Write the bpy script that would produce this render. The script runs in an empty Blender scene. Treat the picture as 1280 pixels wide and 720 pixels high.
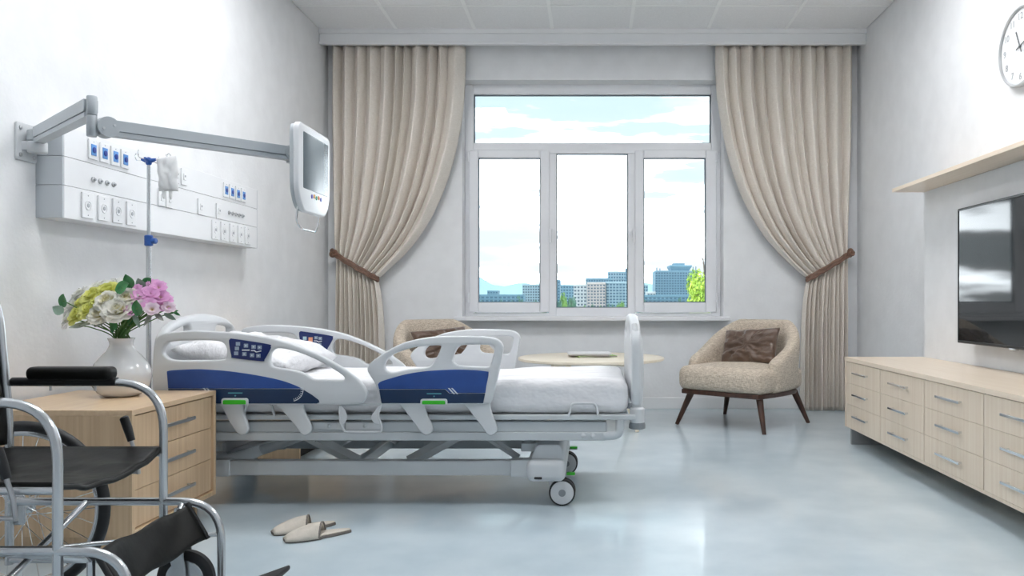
import bpy, bmesh, math, random
from math import sin, cos, pi, radians
from mathutils import Vector, Matrix, noise

random.seed(7)
scene = bpy.context.scene
COL = scene.collection

# ------------------------------------------------------------------ camera
cam_data = bpy.data.cameras.new('camera')
cam = bpy.data.objects.new('camera', cam_data)
COL.objects.link(cam)
cam.location = (0, 0, 0.95)
cam.rotation_euler = (pi / 2, 0, 0)
cam_data.sensor_width = 36
cam_data.lens = 36 * 1000 / 1280
cam_data.shift_x = -98 / 1280
cam_data.shift_y = 16 / 1280
cam_data.clip_end = 9000
scene.camera = cam

# ------------------------------------------------------------------ view, world, sun
vs = scene.view_settings
vs.view_transform = 'Standard'
vs.look = 'None'
vs.gamma = 1
vs.use_curve_mapping = False
vs.exposure = EXPOSURE = 0.25
SKY = 1.0
PANEL = 21.0

world = bpy.data.worlds.new('sky')
scene.world = world
world.use_nodes = True
nt = world.node_tree
nt.nodes.clear()
N, Lk = nt.nodes.new, nt.links.new
tc = N('ShaderNodeTexCoord')
mp = N('ShaderNodeMapping')
mp.inputs['Scale'].default_value = (2.2, 2.2, 7.0)
mp.inputs['Location'].default_value = (0.35, 0.0, 0.6)
nz = N('ShaderNodeTexNoise')
nz.inputs['Scale'].default_value = 1.3
nz.inputs['Detail'].default_value = 6
nz.inputs['Roughness'].default_value = 0.52
rp = N('ShaderNodeValToRGB')
rp.color_ramp.elements[0].position = 0.47
rp.color_ramp.elements[0].color = (0.68, 0.88, 0.95, 1)
rp.color_ramp.elements[1].position = 0.66
rp.color_ramp.elements[1].color = (9.0, 9.4, 9.7, 1)
e_ = rp.color_ramp.elements.new(0.58)
e_.color = (1.0, 1.03, 1.05, 1)
sep = N('ShaderNodeSeparateXYZ')
hz = N('ShaderNodeMapRange')
hz.inputs['From Min'].default_value = 0.05
hz.inputs['From Max'].default_value = 0.27
mxh = N('ShaderNodeMix')
mxh.data_type = 'RGBA'
mxh.inputs['A'].default_value = (1.0, 1.08, 1.12, 1)
nz2 = N('ShaderNodeTexNoise')
nz2.inputs['Scale'].default_value = 3.0
nz2.inputs['Detail'].default_value = 5
mp2 = N('ShaderNodeMapping')
mp2.inputs['Scale'].default_value = (1.5, 1.5, 9.0)
rp2 = N('ShaderNodeValToRGB')
rp2.color_ramp.elements[0].position = 0.43
rp2.color_ramp.elements[0].color = (0.86, 0.95, 0.98, 1)
rp2.color_ramp.elements[1].position = 0.59
rp2.color_ramp.elements[1].color = (9.0, 9.4, 9.7, 1)
e_ = rp2.color_ramp.elements.new(0.51)
e_.color = (0.97, 1.02, 1.04, 1)
bg = N('ShaderNodeBackground')
bg.inputs['Strength'].default_value = SKY
wo = N('ShaderNodeOutputWorld')
Lk(tc.outputs['Generated'], mp.inputs['Vector'])
Lk(mp.outputs['Vector'], nz.inputs['Vector'])
Lk(nz.outputs['Fac'], rp.inputs['Fac'])
Lk(tc.outputs['Generated'], mp2.inputs['Vector'])
Lk(mp2.outputs['Vector'], nz2.inputs['Vector'])
Lk(nz2.outputs['Fac'], rp2.inputs['Fac'])
Lk(tc.outputs['Generated'], sep.inputs['Vector'])
Lk(sep.outputs['Z'], hz.inputs['Value'])
Lk(hz.outputs['Result'], mxh.inputs['Factor'])
Lk(rp2.outputs['Color'], mxh.inputs['A'])
Lk(rp.outputs['Color'], mxh.inputs['B'])
Lk(mxh.outputs['Result'], bg.inputs['Color'])
Lk(bg.outputs['Background'], wo.inputs['Surface'])

sun_d = bpy.data.lights.new('sun', 'SUN')
sun_d.energy = 1.2
sun_d.angle = radians(2)
sun_d.color = (1.0, 0.97, 0.92)
sun = bpy.data.objects.new('sun', sun_d)
COL.objects.link(sun)
sun.rotation_euler = (radians(48), 0, radians(-28))   # high, from behind the building: lights the town outside

# ------------------------------------------------------------------ materials
MATS = {}


def mat(name, color, rough=0.5, metal=0.0, spec=0.5, var=0.0, vscale=8.0, bump=0.0, bscale=60.0, coat=0.0,
        stretch=(1, 1, 1), emit=None, sheen=0.0, bdist=0.01, color2=None):
    if name in MATS:
        return MATS[name]
    m = bpy.data.materials.new(name)
    m.use_nodes = True
    t = m.node_tree
    b = t.nodes['Principled BSDF']
    c = tuple(color) + (1,)
    b.inputs['Base Color'].default_value = c
    b.inputs['Roughness'].default_value = rough
    b.inputs['Metallic'].default_value = metal
    b.inputs['Specular IOR Level'].default_value = spec
    b.inputs['Coat Weight'].default_value = coat
    b.inputs['Coat Roughness'].default_value = 0.08
    b.inputs['Sheen Weight'].default_value = sheen
    if emit:
        b.inputs['Emission Color'].default_value = tuple(emit[:3]) + (1,)
        b.inputs['Emission Strength'].default_value = emit[3]
    tco = t.nodes.new('ShaderNodeTexCoord')
    mpp = t.nodes.new('ShaderNodeMapping')
    mpp.inputs['Scale'].default_value = stretch
    t.links.new(tco.outputs['Object'], mpp.inputs['Vector'])
    if var > 0 or color2:
        n = t.nodes.new('ShaderNodeTexNoise')
        n.inputs['Scale'].default_value = vscale
        n.inputs['Detail'].default_value = 5
        r = t.nodes.new('ShaderNodeValToRGB')
        c2 = color2 if color2 else tuple(max(0, v * (1 - var)) for v in color)
        r.color_ramp.elements[0].position = 0.35
        r.color_ramp.elements[0].color = tuple(c2) + (1,)
        r.color_ramp.elements[1].position = 0.65
        r.color_ramp.elements[1].color = c
        t.links.new(mpp.outputs['Vector'], n.inputs['Vector'])
        t.links.new(n.outputs['Fac'], r.inputs['Fac'])
        t.links.new(r.outputs['Color'], b.inputs['Base Color'])
    if bump > 0:
        n2 = t.nodes.new('ShaderNodeTexNoise')
        n2.inputs['Scale'].default_value = bscale
        n2.inputs['Detail'].default_value = 4
        bp = t.nodes.new('ShaderNodeBump')
        bp.inputs['Strength'].default_value = bump
        bp.inputs['Distance'].default_value = bdist
        t.links.new(mpp.outputs['Vector'], n2.inputs['Vector'])
        t.links.new(n2.outputs['Fac'], bp.inputs['Height'])
        t.links.new(bp.outputs['Normal'], b.inputs['Normal'])
    MATS[name] = m
    return m


def wood(name, base, dark, stretch=(60, 60, 1.6), rough=0.42):
    m = mat(name, base, rough, stretch=stretch, vscale=1.0, color2=dark, bump=0.05, bscale=1.0)
    return m


def weave(name, c1, c2, scale=130.0, rough=0.9, bump=0.35):
    m = bpy.data.materials.new(name)
    m.use_nodes = True
    t = m.node_tree
    b = t.nodes['Principled BSDF']
    b.inputs['Roughness'].default_value = rough
    b.inputs['Specular IOR Level'].default_value = 0.15
    b.inputs['Sheen Weight'].default_value = 0.15
    tco = t.nodes.new('ShaderNodeTexCoord')
    outs = []
    for st in ((1, 1, 9), (9, 9, 1)):
        mpp = t.nodes.new('ShaderNodeMapping')
        mpp.inputs['Scale'].default_value = st
        n = t.nodes.new('ShaderNodeTexNoise')
        n.inputs['Scale'].default_value = scale / 9
        n.inputs['Detail'].default_value = 3
        t.links.new(tco.outputs['Object'], mpp.inputs['Vector'])
        t.links.new(mpp.outputs['Vector'], n.inputs['Vector'])
        outs.append(n.outputs['Fac'])
    a = t.nodes.new('ShaderNodeMath')
    a.operation = 'ADD'
    t.links.new(outs[0], a.inputs[0])
    t.links.new(outs[1], a.inputs[1])
    r = t.nodes.new('ShaderNodeValToRGB')
    r.color_ramp.elements[0].position = 0.80 / 2 + 0.02
    r.color_ramp.elements[0].color = tuple(c2) + (1,)
    r.color_ramp.elements[1].position = 0.58
    r.color_ramp.elements[1].color = tuple(c1) + (1,)
    h = t.nodes.new('ShaderNodeMath')
    h.operation = 'MULTIPLY'
    h.inputs[1].default_value = 0.5
    t.links.new(a.outputs[0], h.inputs[0])
    t.links.new(h.outputs[0], r.inputs['Fac'])
    t.links.new(r.outputs['Color'], b.inputs['Base Color'])
    bp = t.nodes.new('ShaderNodeBump')
    bp.inputs['Strength'].default_value = bump
    bp.inputs['Distance'].default_value = 0.004
    t.links.new(h.outputs[0], bp.inputs['Height'])
    t.links.new(bp.outputs['Normal'], b.inputs['Normal'])
    MATS[name] = m
    return m


def glass_mat(name):
    m = bpy.data.materials.new(name)
    m.use_nodes = True
    t = m.node_tree
    t.nodes.clear()
    o = t.nodes.new('ShaderNodeOutputMaterial')
    mx = t.nodes.new('ShaderNodeMixShader')
    fr = t.nodes.new('ShaderNodeFresnel')
    fr.inputs['IOR'].default_value = 1.5
    tr = t.nodes.new('ShaderNodeBsdfTransparent')
    tr.inputs['Color'].default_value = (0.97, 0.99, 1.0, 1)
    gl = t.nodes.new('ShaderNodeBsdfGlossy')
    gl.inputs['Roughness'].default_value = 0.0
    t.links.new(fr.outputs[0], mx.inputs[0])
    t.links.new(tr.outputs[0], mx.inputs[1])
    t.links.new(gl.outputs[0], mx.inputs[2])
    t.links.new(mx.outputs[0], o.inputs['Surface'])
    MATS[name] = m
    return m


M_WALL = mat('wall_plaster', (0.855, 0.865, 0.88), 0.75, var=0.045, vscale=7, bump=0.22, bscale=42, bdist=0.006)
M_CEIL = mat('ceiling_tile_mineral', (0.875, 0.88, 0.89), 0.85, var=0.06, vscale=90, bump=0.25, bscale=160, bdist=0.003)
M_WHITE = mat('white_paint', (0.88, 0.89, 0.90), 0.4, var=0.02, vscale=3)
M_PVC = mat('white_pvc', (0.85, 0.86, 0.89), 0.28, var=0.02, vscale=4)
M_GASKET = mat('gasket_rubber', (0.12, 0.16, 0.20), 0.6)
M_GLASS = glass_mat('window_glass')
M_FLOOR = mat('floor_vinyl', (0.63, 0.73, 0.79), 0.33, spec=0.75, coat=0.7, color2=(0.52, 0.63, 0.70), vscale=3.5, bump=0.02, bscale=9)
M_OAK = wood('light_oak', (0.72, 0.53, 0.34), (0.62, 0.43, 0.26))
M_OAK_TOP = wood('light_oak_top', (0.76, 0.57, 0.37), (0.69, 0.49, 0.31), stretch=(60, 2, 60), rough=0.3)
M_ASH = wood('pale_ash', (0.84, 0.715, 0.575), (0.78, 0.64, 0.50))
M_ASH_TOP = wood('pale_ash_top', (0.86, 0.735, 0.59), (0.81, 0.675, 0.53), stretch=(60, 2, 60), rough=0.33)
M_BIRCH = wood('birch', (0.90, 0.81, 0.67), (0.86, 0.76, 0.61), stretch=(3, 30, 30))
M_WALNUT = wood('dark_walnut', (0.075, 0.032, 0.020), (0.045, 0.019, 0.012), stretch=(40, 40, 3), rough=0.35)
M_PLINTH = mat('plinth_grey', (0.30, 0.31, 0.32), 0.6, var=0.05)
M_DARK = mat('dark_recess', (0.03, 0.03, 0.033), 0.7, var=0.1)
M_STEEL = mat('brushed_steel', (0.55, 0.56, 0.58), 0.3, 1.0, var=0.06, vscale=20)
M_CHROME = mat('chrome', (0.80, 0.82, 0.84), 0.08, 1.0, var=0.02)
M_TUBE = mat('silver_tube', (0.66, 0.68, 0.70), 0.26, 0.85, var=0.05, vscale=10)
M_RUBBER = mat('black_rubber', (0.018, 0.019, 0.021), 0.55, var=0.2, bump=0.1, bscale=80)
M_VINYL = mat('black_vinyl', (0.008, 0.008, 0.007), 0.40, spec=0.25, var=0.2, vscale=6, bump=0.25, bscale=14, bdist=0.01)
M_BED = mat('bed_plastic', (0.66, 0.68, 0.70), 0.36, var=0.02, vscale=5)
M_BEDMETAL = mat('bed_frame_metal', (0.58, 0.61, 0.63), 0.34, var=0.03, vscale=6)
M_BEDGREY = mat('bed_grey_cap', (0.26, 0.28, 0.30), 0.5, var=0.04)
M_BLUE = mat('bed_blue', (0.022, 0.075, 0.30), 0.35, var=0.12, vscale=14)
M_NAVY = mat('bed_navy', (0.008, 0.030, 0.085), 0.35, var=0.12, vscale=14)
M_KEY = mat('key_panel_navy', (0.008, 0.022, 0.13), 0.3, var=0.1)
M_GREEN = mat('bed_green', (0.04, 0.52, 0.02), 0.35, var=0.05)
M_PRINT = mat('print_white', (0.75, 0.80, 0.84), 0.5, var=0.03)
M_PRINTGREY = mat('print_grey', (0.30, 0.38, 0.50), 0.5, var=0.03)
M_TEAL = mat('print_teal', (0.10, 0.36, 0.42), 0.5, var=0.03)
M_ORANGE = mat('print_orange', (0.86, 0.38, 0.22), 0.5, var=0.03)
M_SHEET = mat('white_sheet', (0.82, 0.82, 0.84), 0.9, spec=0.1, var=0.03, vscale=6, bump=0.7, bscale=4, bdist=0.05, stretch=(1.0, 3.0, 1.4))
M_PILLOW = mat('white_pillow', (0.82, 0.82, 0.84), 0.9, spec=0.1, var=0.03, bump=0.9, bscale=7, bdist=0.05, stretch=(1.6, 0.7, 1))
M_TWEED = weave('beige_tweed', (0.74, 0.65, 0.545), (0.42, 0.34, 0.26), scale=330)
M_CURTAIN = weave('linen_curtain', (0.86, 0.80, 0.73), (0.78, 0.715, 0.64), scale=300, bump=0.12)
M_SATIN = mat('brown_satin', (0.125, 0.070, 0.042), 0.34, spec=0.6, sheen=0.4, var=0.25, vscale=5, bump=0.5, bscale=7, bdist=0.03)
M_TIE = mat('brown_leather', (0.23, 0.125, 0.085), 0.5, var=0.3, vscale=25, bump=0.3, bscale=60)
M_ARM = mat('arm_grey', (0.50, 0.535, 0.565), 0.4, var=0.02)
M_ARMLIGHT = mat('arm_light_grey', (0.63, 0.65, 0.67), 0.4, var=0.02)
M_CONSOLE = mat('console_white', (0.82, 0.83, 0.85), 0.3, var=0.015)
M_CONSOLESIDE = mat('console_grey', (0.55, 0.585, 0.62), 0.4, var=0.02)
M_SOCKBLUE = mat('socket_blue', (0.10, 0.30, 0.68), 0.4, var=0.05)
M_SOCKDEEP = mat('socket_deep_blue', (0.012, 0.045, 0.30), 0.4, var=0.05)
M_GREYDOT = mat('socket_grey', (0.42, 0.44, 0.47), 0.4, 0.3, var=0.05)
M_IVBLUE = mat('iv_blue', (0.022, 0.10, 0.38), 0.4, var=0.06)
M_CERAMIC = mat('white_ceramic', (0.74, 0.75, 0.76), 0.09, spec=0.6, coat=0.6, var=0.02)
M_SCREEN = mat('screen_glass', (0.10, 0.135, 0.16), 0.22, spec=0.5, coat=0.0, var=0.1, vscale=2)
M_TVSCREEN = mat('tv_glass', (0.018, 0.021, 0.023), 0.04, spec=0.45, coat=0.0, var=0.1, vscale=2)
M_TVBODY = mat('tv_black', (0.02, 0.021, 0.023), 0.3, var=0.1)
M_SLIP = mat('slipper_felt', (0.66, 0.61, 0.54), 0.95, spec=0.1, var=0.10, vscale=25, bump=0.2, bscale=120)
M_SLIPTRIM = mat('slipper_trim', (0.19, 0.17, 0.15), 0.9, var=0.1)
M_PAGE = mat('paper', (0.82, 0.82, 0.83), 0.7, var=0.02)
M_PAGEDIM = mat('paper_edge', (0.50, 0.46, 0.45), 0.7, var=0.06, vscale=30)
M_MAGGREEN = mat('magazine_green', (0.30, 0.52, 0.10), 0.5, var=0.1)
M_LAMP = mat('panel_diffuser', (0.9, 0.9, 0.9), 0.5, emit=(0.985, 0.99, 1.0, PANEL))
M_CLOCKRIM = mat('clock_rim', (0.52, 0.54, 0.56), 0.35, 0.3, var=0.03)
M_CLOCKFACE = mat('clock_face', (0.82, 0.83, 0.84), 0.5, var=0.01)
M_CLOCKINK = mat('clock_ink', (0.16, 0.17, 0.18), 0.5, var=0.05)
M_CLOCKNUM = mat('clock_numeral_grey', (0.40, 0.41, 0.43), 0.5, var=0.05)
M_BAG = mat('iv_bag_film', (0.74, 0.75, 0.755), 0.35, spec=0.5, var=0.1, vscale=15, bump=0.3, bscale=14, bdist=0.01)

# ------------------------------------------------------------------ helpers
ORG = {}


def link(o, parent=None, loc=None):
    COL.objects.link(o)
    if parent is not None:
        o.parent = parent
        ORG[o.name] = ORG[parent.name]
    else:
        ORG[o.name] = Vector(loc) if loc is not None else Vector((0, 0, 0))
    return o


def tag(o, label=None, cat=None, group=None, kind=None):
    if label:
        o['label'] = label
    if cat:
        o['category'] = cat
    if group:
        o['group'] = group
    if kind:
        o['kind'] = kind
    return o


def thing(name, label, cat, loc=(0, 0, 0), group=None, kind=None):
    o = bpy.data.objects.new(name, None)
    o.empty_display_size = 0.1
    link(o, None, loc)
    o.location = loc
    return tag(o, label, cat, group, kind)


def copy_tree(o, parent=None):
    c = o.copy()
    COL.objects.link(c)
    if parent is not None:
        c.parent = parent
    ORG[c.name] = ORG[o.name]
    for ch in [x for x in bpy.data.objects if x.parent == o]:
        copy_tree(ch, c)
    return c


class MB:
    def __init__(self):
        self.v, self.f = [], []

    def add(self, vs_, fs):
        k = len(self.v)
        self.v += [tuple(p) for p in vs_]
        self.f += [tuple(i + k for i in f) for f in fs]
        return self

    def box(self, x0, x1, y0, y1, z0, z1):
        vs_ = [(x0, y0, z0), (x1, y0, z0), (x1, y1, z0), (x0, y1, z0), (x0, y0, z1), (x1, y0, z1), (x1, y1, z1), (x0, y1, z1)]
        return self.add(vs_, [(0, 3, 2, 1), (4, 5, 6, 7), (0, 1, 5, 4), (1, 2, 6, 5), (2, 3, 7, 6), (3, 0, 4, 7)])

    def tube(self, pts, r, n=10, closed=False, caps=True, flat=None):
        pts = [Vector(p) for p in pts]
        m = len(pts)
        rr = r if isinstance(r, (list, tuple)) else [r] * m
        d0 = (pts[1] - pts[0]).normalized()
        up = Vector((0, 0, 1)) if abs(d0.z) < 0.9 else Vector((1, 0, 0))
        u = d0.cross(up).normalized()
        vs_, fs = [], []
        for i in range(m):
            if closed:
                d = (pts[(i + 1) % m] - pts[i - 1]).normalized()
            elif i == 0:
                d = d0
            elif i == m - 1:
                d = (pts[-1] - pts[-2]).normalized()
            else:
                d = ((pts[i + 1] - pts[i]).normalized() + (pts[i] - pts[i - 1]).normalized())
                d = d.normalized() if d.length > 1e-6 else (pts[i + 1] - pts[i]).normalized()
            u = (u - d * u.dot(d))
            u = u.normalized() if u.length > 1e-6 else d.orthogonal().normalized()
            w = d.cross(u)
            for k in range(n):
                a = 2 * pi * k / n
                fu, fw = (1, 1) if flat is None else flat
                vs_.append(pts[i] + u * (cos(a) * rr[i] * fu) + w * (sin(a) * rr[i] * fw))
        rows = m if closed else m - 1
        for i in range(rows):
            for k in range(n):
                a, b = i * n + k, i * n + (k + 1) % n
                c, e = ((i + 1) % m) * n + (k + 1) % n, ((i + 1) % m) * n + k
                fs.append((a, b, c, e))
        if caps and not closed:
            fs.append(tuple(range(n - 1, -1, -1)))
            fs.append(tuple(range((m - 1) * n, m * n)))
        return self.add(vs_, fs)

    def cyl(self, p0, p1, r0, r1=None, n=20):
        p0, p1 = Vector(p0), Vector(p1)
        return self.tube([p0, p1], [r0, r0 if r1 is None else r1], n)

    def lathe(self, prof, c=(0, 0, 0), n=32, axis='Z', caps=True):
        vs_, fs = [], []
        for (r, h) in prof:
            for k in range(n):
                a = 2 * pi * k / n
                p = (r * cos(a), r * sin(a), h)
                if axis == 'X':
                    p = (h, p[0], p[1])
                elif axis == 'Y':
                    p = (p[0], h, p[1])
                vs_.append((p[0] + c[0], p[1] + c[1], p[2] + c[2]))
        for i in range(len(prof) - 1):
            for k in range(n):
                fs.append((i * n + k, i * n + (k + 1) % n, (i + 1) * n + (k + 1) % n, (i + 1) * n + k))
        if caps:
            fs.append(tuple(range(n - 1, -1, -1)))
            fs.append(tuple(range((len(prof) - 1) * n, len(prof) * n)))
        return self.add(vs_, fs)

    def grid(self, fn, nu, nv, wrap_u=False):
        vs_ = [fn(i / (nu if wrap_u else nu - 1), j / (nv - 1)) for j in range(nv) for i in range(nu)]
        fs = []
        for j in range(nv - 1):
            for i in range(nu if wrap_u else nu - 1):
                fs.append((j * nu + i, j * nu + (i + 1) % nu, (j + 1) * nu + (i + 1) % nu, (j + 1) * nu + i))
        return self.add(vs_, fs)

    def rbox(self, c, half, r, n=10, disp=None):
        """rounded box; disp(point) -> offset vector"""
        c, h = Vector(c), Vector(half)
        inner = Vector((max(h.x - r, 1e-4), max(h.y - r, 1e-4), max(h.z - r, 1e-4)))
        nn = n if isinstance(n, (tuple, list)) else (n, n, n)
        for ax in range(3):
            for sg in (-1, 1):
                a, b = (ax + 1) % 3, (ax + 2) % 3
                na, nb = nn[a], nn[b]

                def fn(u, v, ax=ax, sg=sg, a=a, b=b):
                    p = Vector((0, 0, 0))
                    p[ax] = sg * h[ax]
                    p[a] = warp(u, h[a], r)
                    p[b] = warp(v, h[b], r)
                    q = Vector((max(-inner[i], min(inner[i], p[i])) for i in range(3)))
                    d = p - q
                    if d.length > 1e-9:
                        p = q + d.normalized() * r
                    p = c + p
                    if disp:
                        p = p + disp(p)
                    return p
                self.grid(fn, na, nb)
        return self

    def build(self, name, material, parent=None, smooth=True, bevel=0.0, angle=40, weld=True, loc=None, local=False, solid=0.0, subsurf=0):
        me = bpy.data.meshes.new(name)
        org = Vector((0, 0, 0))
        if parent is not None:
            org = ORG[parent.name]
        elif loc is not None:
            org = Vector(loc)
        if local:
            org = Vector((0, 0, 0))
        vv = [(p[0] - org.x, p[1] - org.y, p[2] - org.z) for p in self.v]
        me.from_pydata(vv, [], self.f)
        bm = bmesh.new()
        bm.from_mesh(me)
        if weld:
            bmesh.ops.remove_doubles(bm, verts=bm.verts, dist=1e-5)
        bmesh.ops.recalc_face_normals(bm, faces=bm.faces)
        bm.to_mesh(me)
        bm.free()
        if smooth:
            me.shade_smooth()
            me.set_sharp_from_angle(angle=radians(angle))
        me.materials.append(material)
        o = bpy.data.objects.new(name, me)
        link(o, parent, org)
        if parent is None:
            o.location = org
        if solid:
            md = o.modifiers.new('solid', 'SOLIDIFY')
            md.thickness = solid
            md.offset = 0
        if bevel:
            md = o.modifiers.new('bevel', 'BEVEL')
            md.width = bevel
            md.segments = 2
            md.limit_method = 'ANGLE'
            md.angle_limit = radians(40)
        if subsurf:
            md = o.modifiers.new('sub', 'SUBSURF')
            md.levels = md.render_levels = subsurf
        return o


def warp(u, h, r):
    """spread parameters so that rounded rims get enough rows"""
    t = u * 2 - 1
    s = abs(t)
    k = 0.45
    flat = max(h - r, 0)
    if s < 1 - k:
        v = flat * s / (1 - k)
    else:
        v = flat + (h - flat) * (s - (1 - k)) / k
    return v if t >= 0 else -v


def box(name, material, parent, x0, x1, y0, y1, z0, z1, bevel=0.0, **kw):
    return MB().box(x0, x1, y0, y1, z0, z1).build(name, material, parent, bevel=bevel, **kw)


def catmull(pts, n=6, closed=True):
    pts = [Vector(p) for p in pts]
    out = []
    m = len(pts)
    rng = range(m) if closed else range(m - 1)
    for i in rng:
        if closed:
            p0, p1, p2, p3 = pts[i - 1], pts[i], pts[(i + 1) % m], pts[(i + 2) % m]
        else:
            p0, p1, p2, p3 = pts[max(i - 1, 0)], pts[i], pts[i + 1], pts[min(i + 2, m - 1)]
        for k in range(n):
            t = k / n
            out.append(0.5 * ((2 * p1) + (p2 - p0) * t + (2 * p0 - 5 * p1 + 4 * p2 - p3) * t * t + (3 * p1 - p0 - 3 * p2 + p3) * t ** 3))
    if not closed:
        out.append(pts[-1])
    return out


def fillet(pts, r, n=6, closed=False):
    pts = [Vector(p) for p in pts]
    out = []
    m = len(pts)
    for i, p in enumerate(pts):
        if not closed and i in (0, m - 1):
            out.append(p)
            continue
        a, b = pts[i - 1] - p, pts[(i + 1) % m] - p
        rr = r[i] if isinstance(r, (list, tuple)) else r
        d = min(rr, a.length * 0.49, b.length * 0.49)
        if d < 1e-5:
            out.append(p)
            continue
        s, e = p + a.normalized() * d, p + b.normalized() * d
        for k in range(n + 1):
            t = k / n
            out.append(s * (1 - t) ** 2 + p * 2 * t * (1 - t) + e * t * t)
    return out


def plate(name, material, parent, outline, holes, base, thick, axis='Y', bevel=0.004, smooth_pts=False, loc=None, local=False):
    """flat rounded plate: 2D outline with holes in (a, Z), extruded along axis from base to base+thick"""
    cu = bpy.data.curves.new('c', 'CURVE')
    cu.dimensions = '2D'
    cu.fill_mode = 'BOTH'
    cu.extrude = max(thick / 2 - bevel, 1e-4)
    cu.bevel_depth = bevel
    cu.bevel_resolution = 2
    cu.offset = -bevel
    for loop in [outline] + list(holes):
        sp = cu.splines.new('POLY')
        sp.points.add(len(loop) - 1)
        for q, p in zip(sp.points, loop):
            q.co = (p[0], p[1], 0, 1)
        sp.use_cyclic_u = True
    co = bpy.data.objects.new('c', cu)
    COL.objects.link(co)
    dg = bpy.context.evaluated_depsgraph_get()
    me = bpy.data.meshes.new_from_object(co.evaluated_get(dg))
    bpy.data.objects.remove(co)
    bpy.data.curves.remove(cu)
    b = MB()
    mid = base + thick / 2
    if axis == 'Y':
        b.v = [(v.co.x, mid + v.co.z, v.co.y) for v in me.vertices]
    elif axis == 'X':
        b.v = [(mid + v.co.z, v.co.x, v.co.y) for v in me.vertices]
    else:
        b.v = [(v.co.x, v.co.y, mid + v.co.z) for v in me.vertices]
    b.f = [tuple(p.vertices) for p in me.polygons]
    bpy.data.meshes.remove(me)
    return b.build(name, material, parent, angle=50, loc=loc, local=local)


def fbm(x, y, z=0.0, o=4):
    return noise.fractal(Vector((x, y, z)), 1.0, 2.0, o)

# ================================================================== THE ROOM
XL, XR, YB, YF, ZC = -2.31, 2.35, 7.05, -1.3, 3.26


def struct(o, label=None):
    return tag(o, label, None, None, 'structure')


struct(box('floor', M_FLOOR, None, XL - 0.2, XR + 0.2, YF - 0.2, YB + 0.25, -0.15, 0.0), 'pale blue glossy vinyl floor')
struct(box('wall_left', M_WALL, None, XL - 0.2, XL, YF - 0.2, YB + 0.25, -0.1, 3.5), 'white plaster wall behind the bed head')
struct(box('wall_right', M_WALL, None, XR, XR + 0.2, YF - 0.2, YB + 0.25, -0.1, 3.5), 'white plaster wall behind the television')
struct(box('wall_front', M_WALL, None, XL, XR, YF - 0.2, YF, -0.1, 3.5), 'white plaster wall facing the window')
# window opening
WX0, WX1, WZ0, WZ1 = -1.13, 1.174, 0.79, 2.896
w = MB()
w.box(XL, WX0, YB, YB + 0.25, -0.1, 3.5).box(WX1, XR, YB, YB + 0.25, -0.1, 3.5)
w.box(WX0, WX1, YB, YB + 0.25, -0.1, WZ0).box(WX0, WX1, YB, YB + 0.25, WZ1, 3.5)
struct(w.build('wall_back', M_WALL, None, smooth=False), 'white plaster window wall')

# ceiling: slab, mineral tiles, bright grid bars
ceil = struct(box('ceiling', M_WHITE, None, XL, XR, YF, YB, ZC + 0.03, 3.5), 'white suspended tile ceiling')
M_BAR = mat('grid_bar_white', (0.92, 0.93, 0.93), 0.4)
xe = [XL, -1.65, -0.986, -0.325, 0.339, 1.0, 1.66, XR]
ye = [6.85 - 0.0, 6.27] + [6.27 - 0.66 * k for k in range(1, 12)]
ye[-1] = YF
lights = [(1, r) for r in (3, 6)] + [(5, r) for r in (3, 6)]
for i in range(7):
    for j in range(len(ye) - 1):
        if (i, j) in lights:
            continue
        box('tile', M_CEIL, ceil, xe[i] + 0.006, xe[i + 1] - 0.006, ye[j + 1] + 0.006, ye[j] - 0.006, ZC + 0.003, ZC + 0.028)
for x in xe[1:-1]:
    box('grid_bar', M_BAR, ceil, x - 0.014, x + 0.014, YF, 6.85, ZC - 0.001, ZC + 0.02)
for y in ye[1:-1]:
    box('grid_bar', M_BAR, ceil, XL, XR, y - 0.014, y + 0.014, ZC, ZC + 0.02)
for (i, j) in lights:
    x0, x1, y0, y1 = xe[i] + 0.012, xe[i + 1] - 0.012, ye[j + 1] + 0.012, ye[j] - 0.012
    side = 'bed' if i == 1 else 'television'
    row = {3: 'next to the window end', 6: 'at the far end from the window'}[j]
    t = thing('ceiling_light', 'square ceiling light panel on the %s side, %s' % (side, row), 'ceiling light', ((x0 + x1) / 2, (y0 + y1) / 2, ZC), 'ceiling light panels')
    f = MB()
    f.box(x0, x1, y0, y0 + 0.02, ZC - 0.004, ZC + 0.028).box(x0, x1, y1 - 0.02, y1, ZC - 0.004, ZC + 0.028)
    f.box(x0, x0 + 0.02, y0 + 0.02, y1 - 0.02, ZC - 0.004, ZC + 0.028).box(x1 - 0.02, x1, y0 + 0.02, y1 - 0.02, ZC - 0.004, ZC + 0.028)
    f.build('frame', M_WHITE, t)
    box('diffuser', M_LAMP, t, x0 + 0.02, x1 - 0.02, y0 + 0.02, y1 - 0.02, ZC + 0.004, ZC + 0.02)
# pelmet along the window wall
pm = MB().box(XL, XR, 6.815, 6.85, 3.145, ZC + 0.03)
pm.box(XL, XR, 6.795, 6.815, 3.225, ZC + 0.03).box(XL, XR, 6.805, 6.85, 3.135, 3.155)
struct(pm.build('trim_1', M_WHITE, None, bevel=0.004), 'white pelmet board hiding the curtain track')
trk = struct(box('trim_4', M_WHITE, None, XL + 0.02, XR - 0.02, 6.92, 6.95, 3.19, ZC + 0.03), 'white curtain track behind the pelmet')
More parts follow.
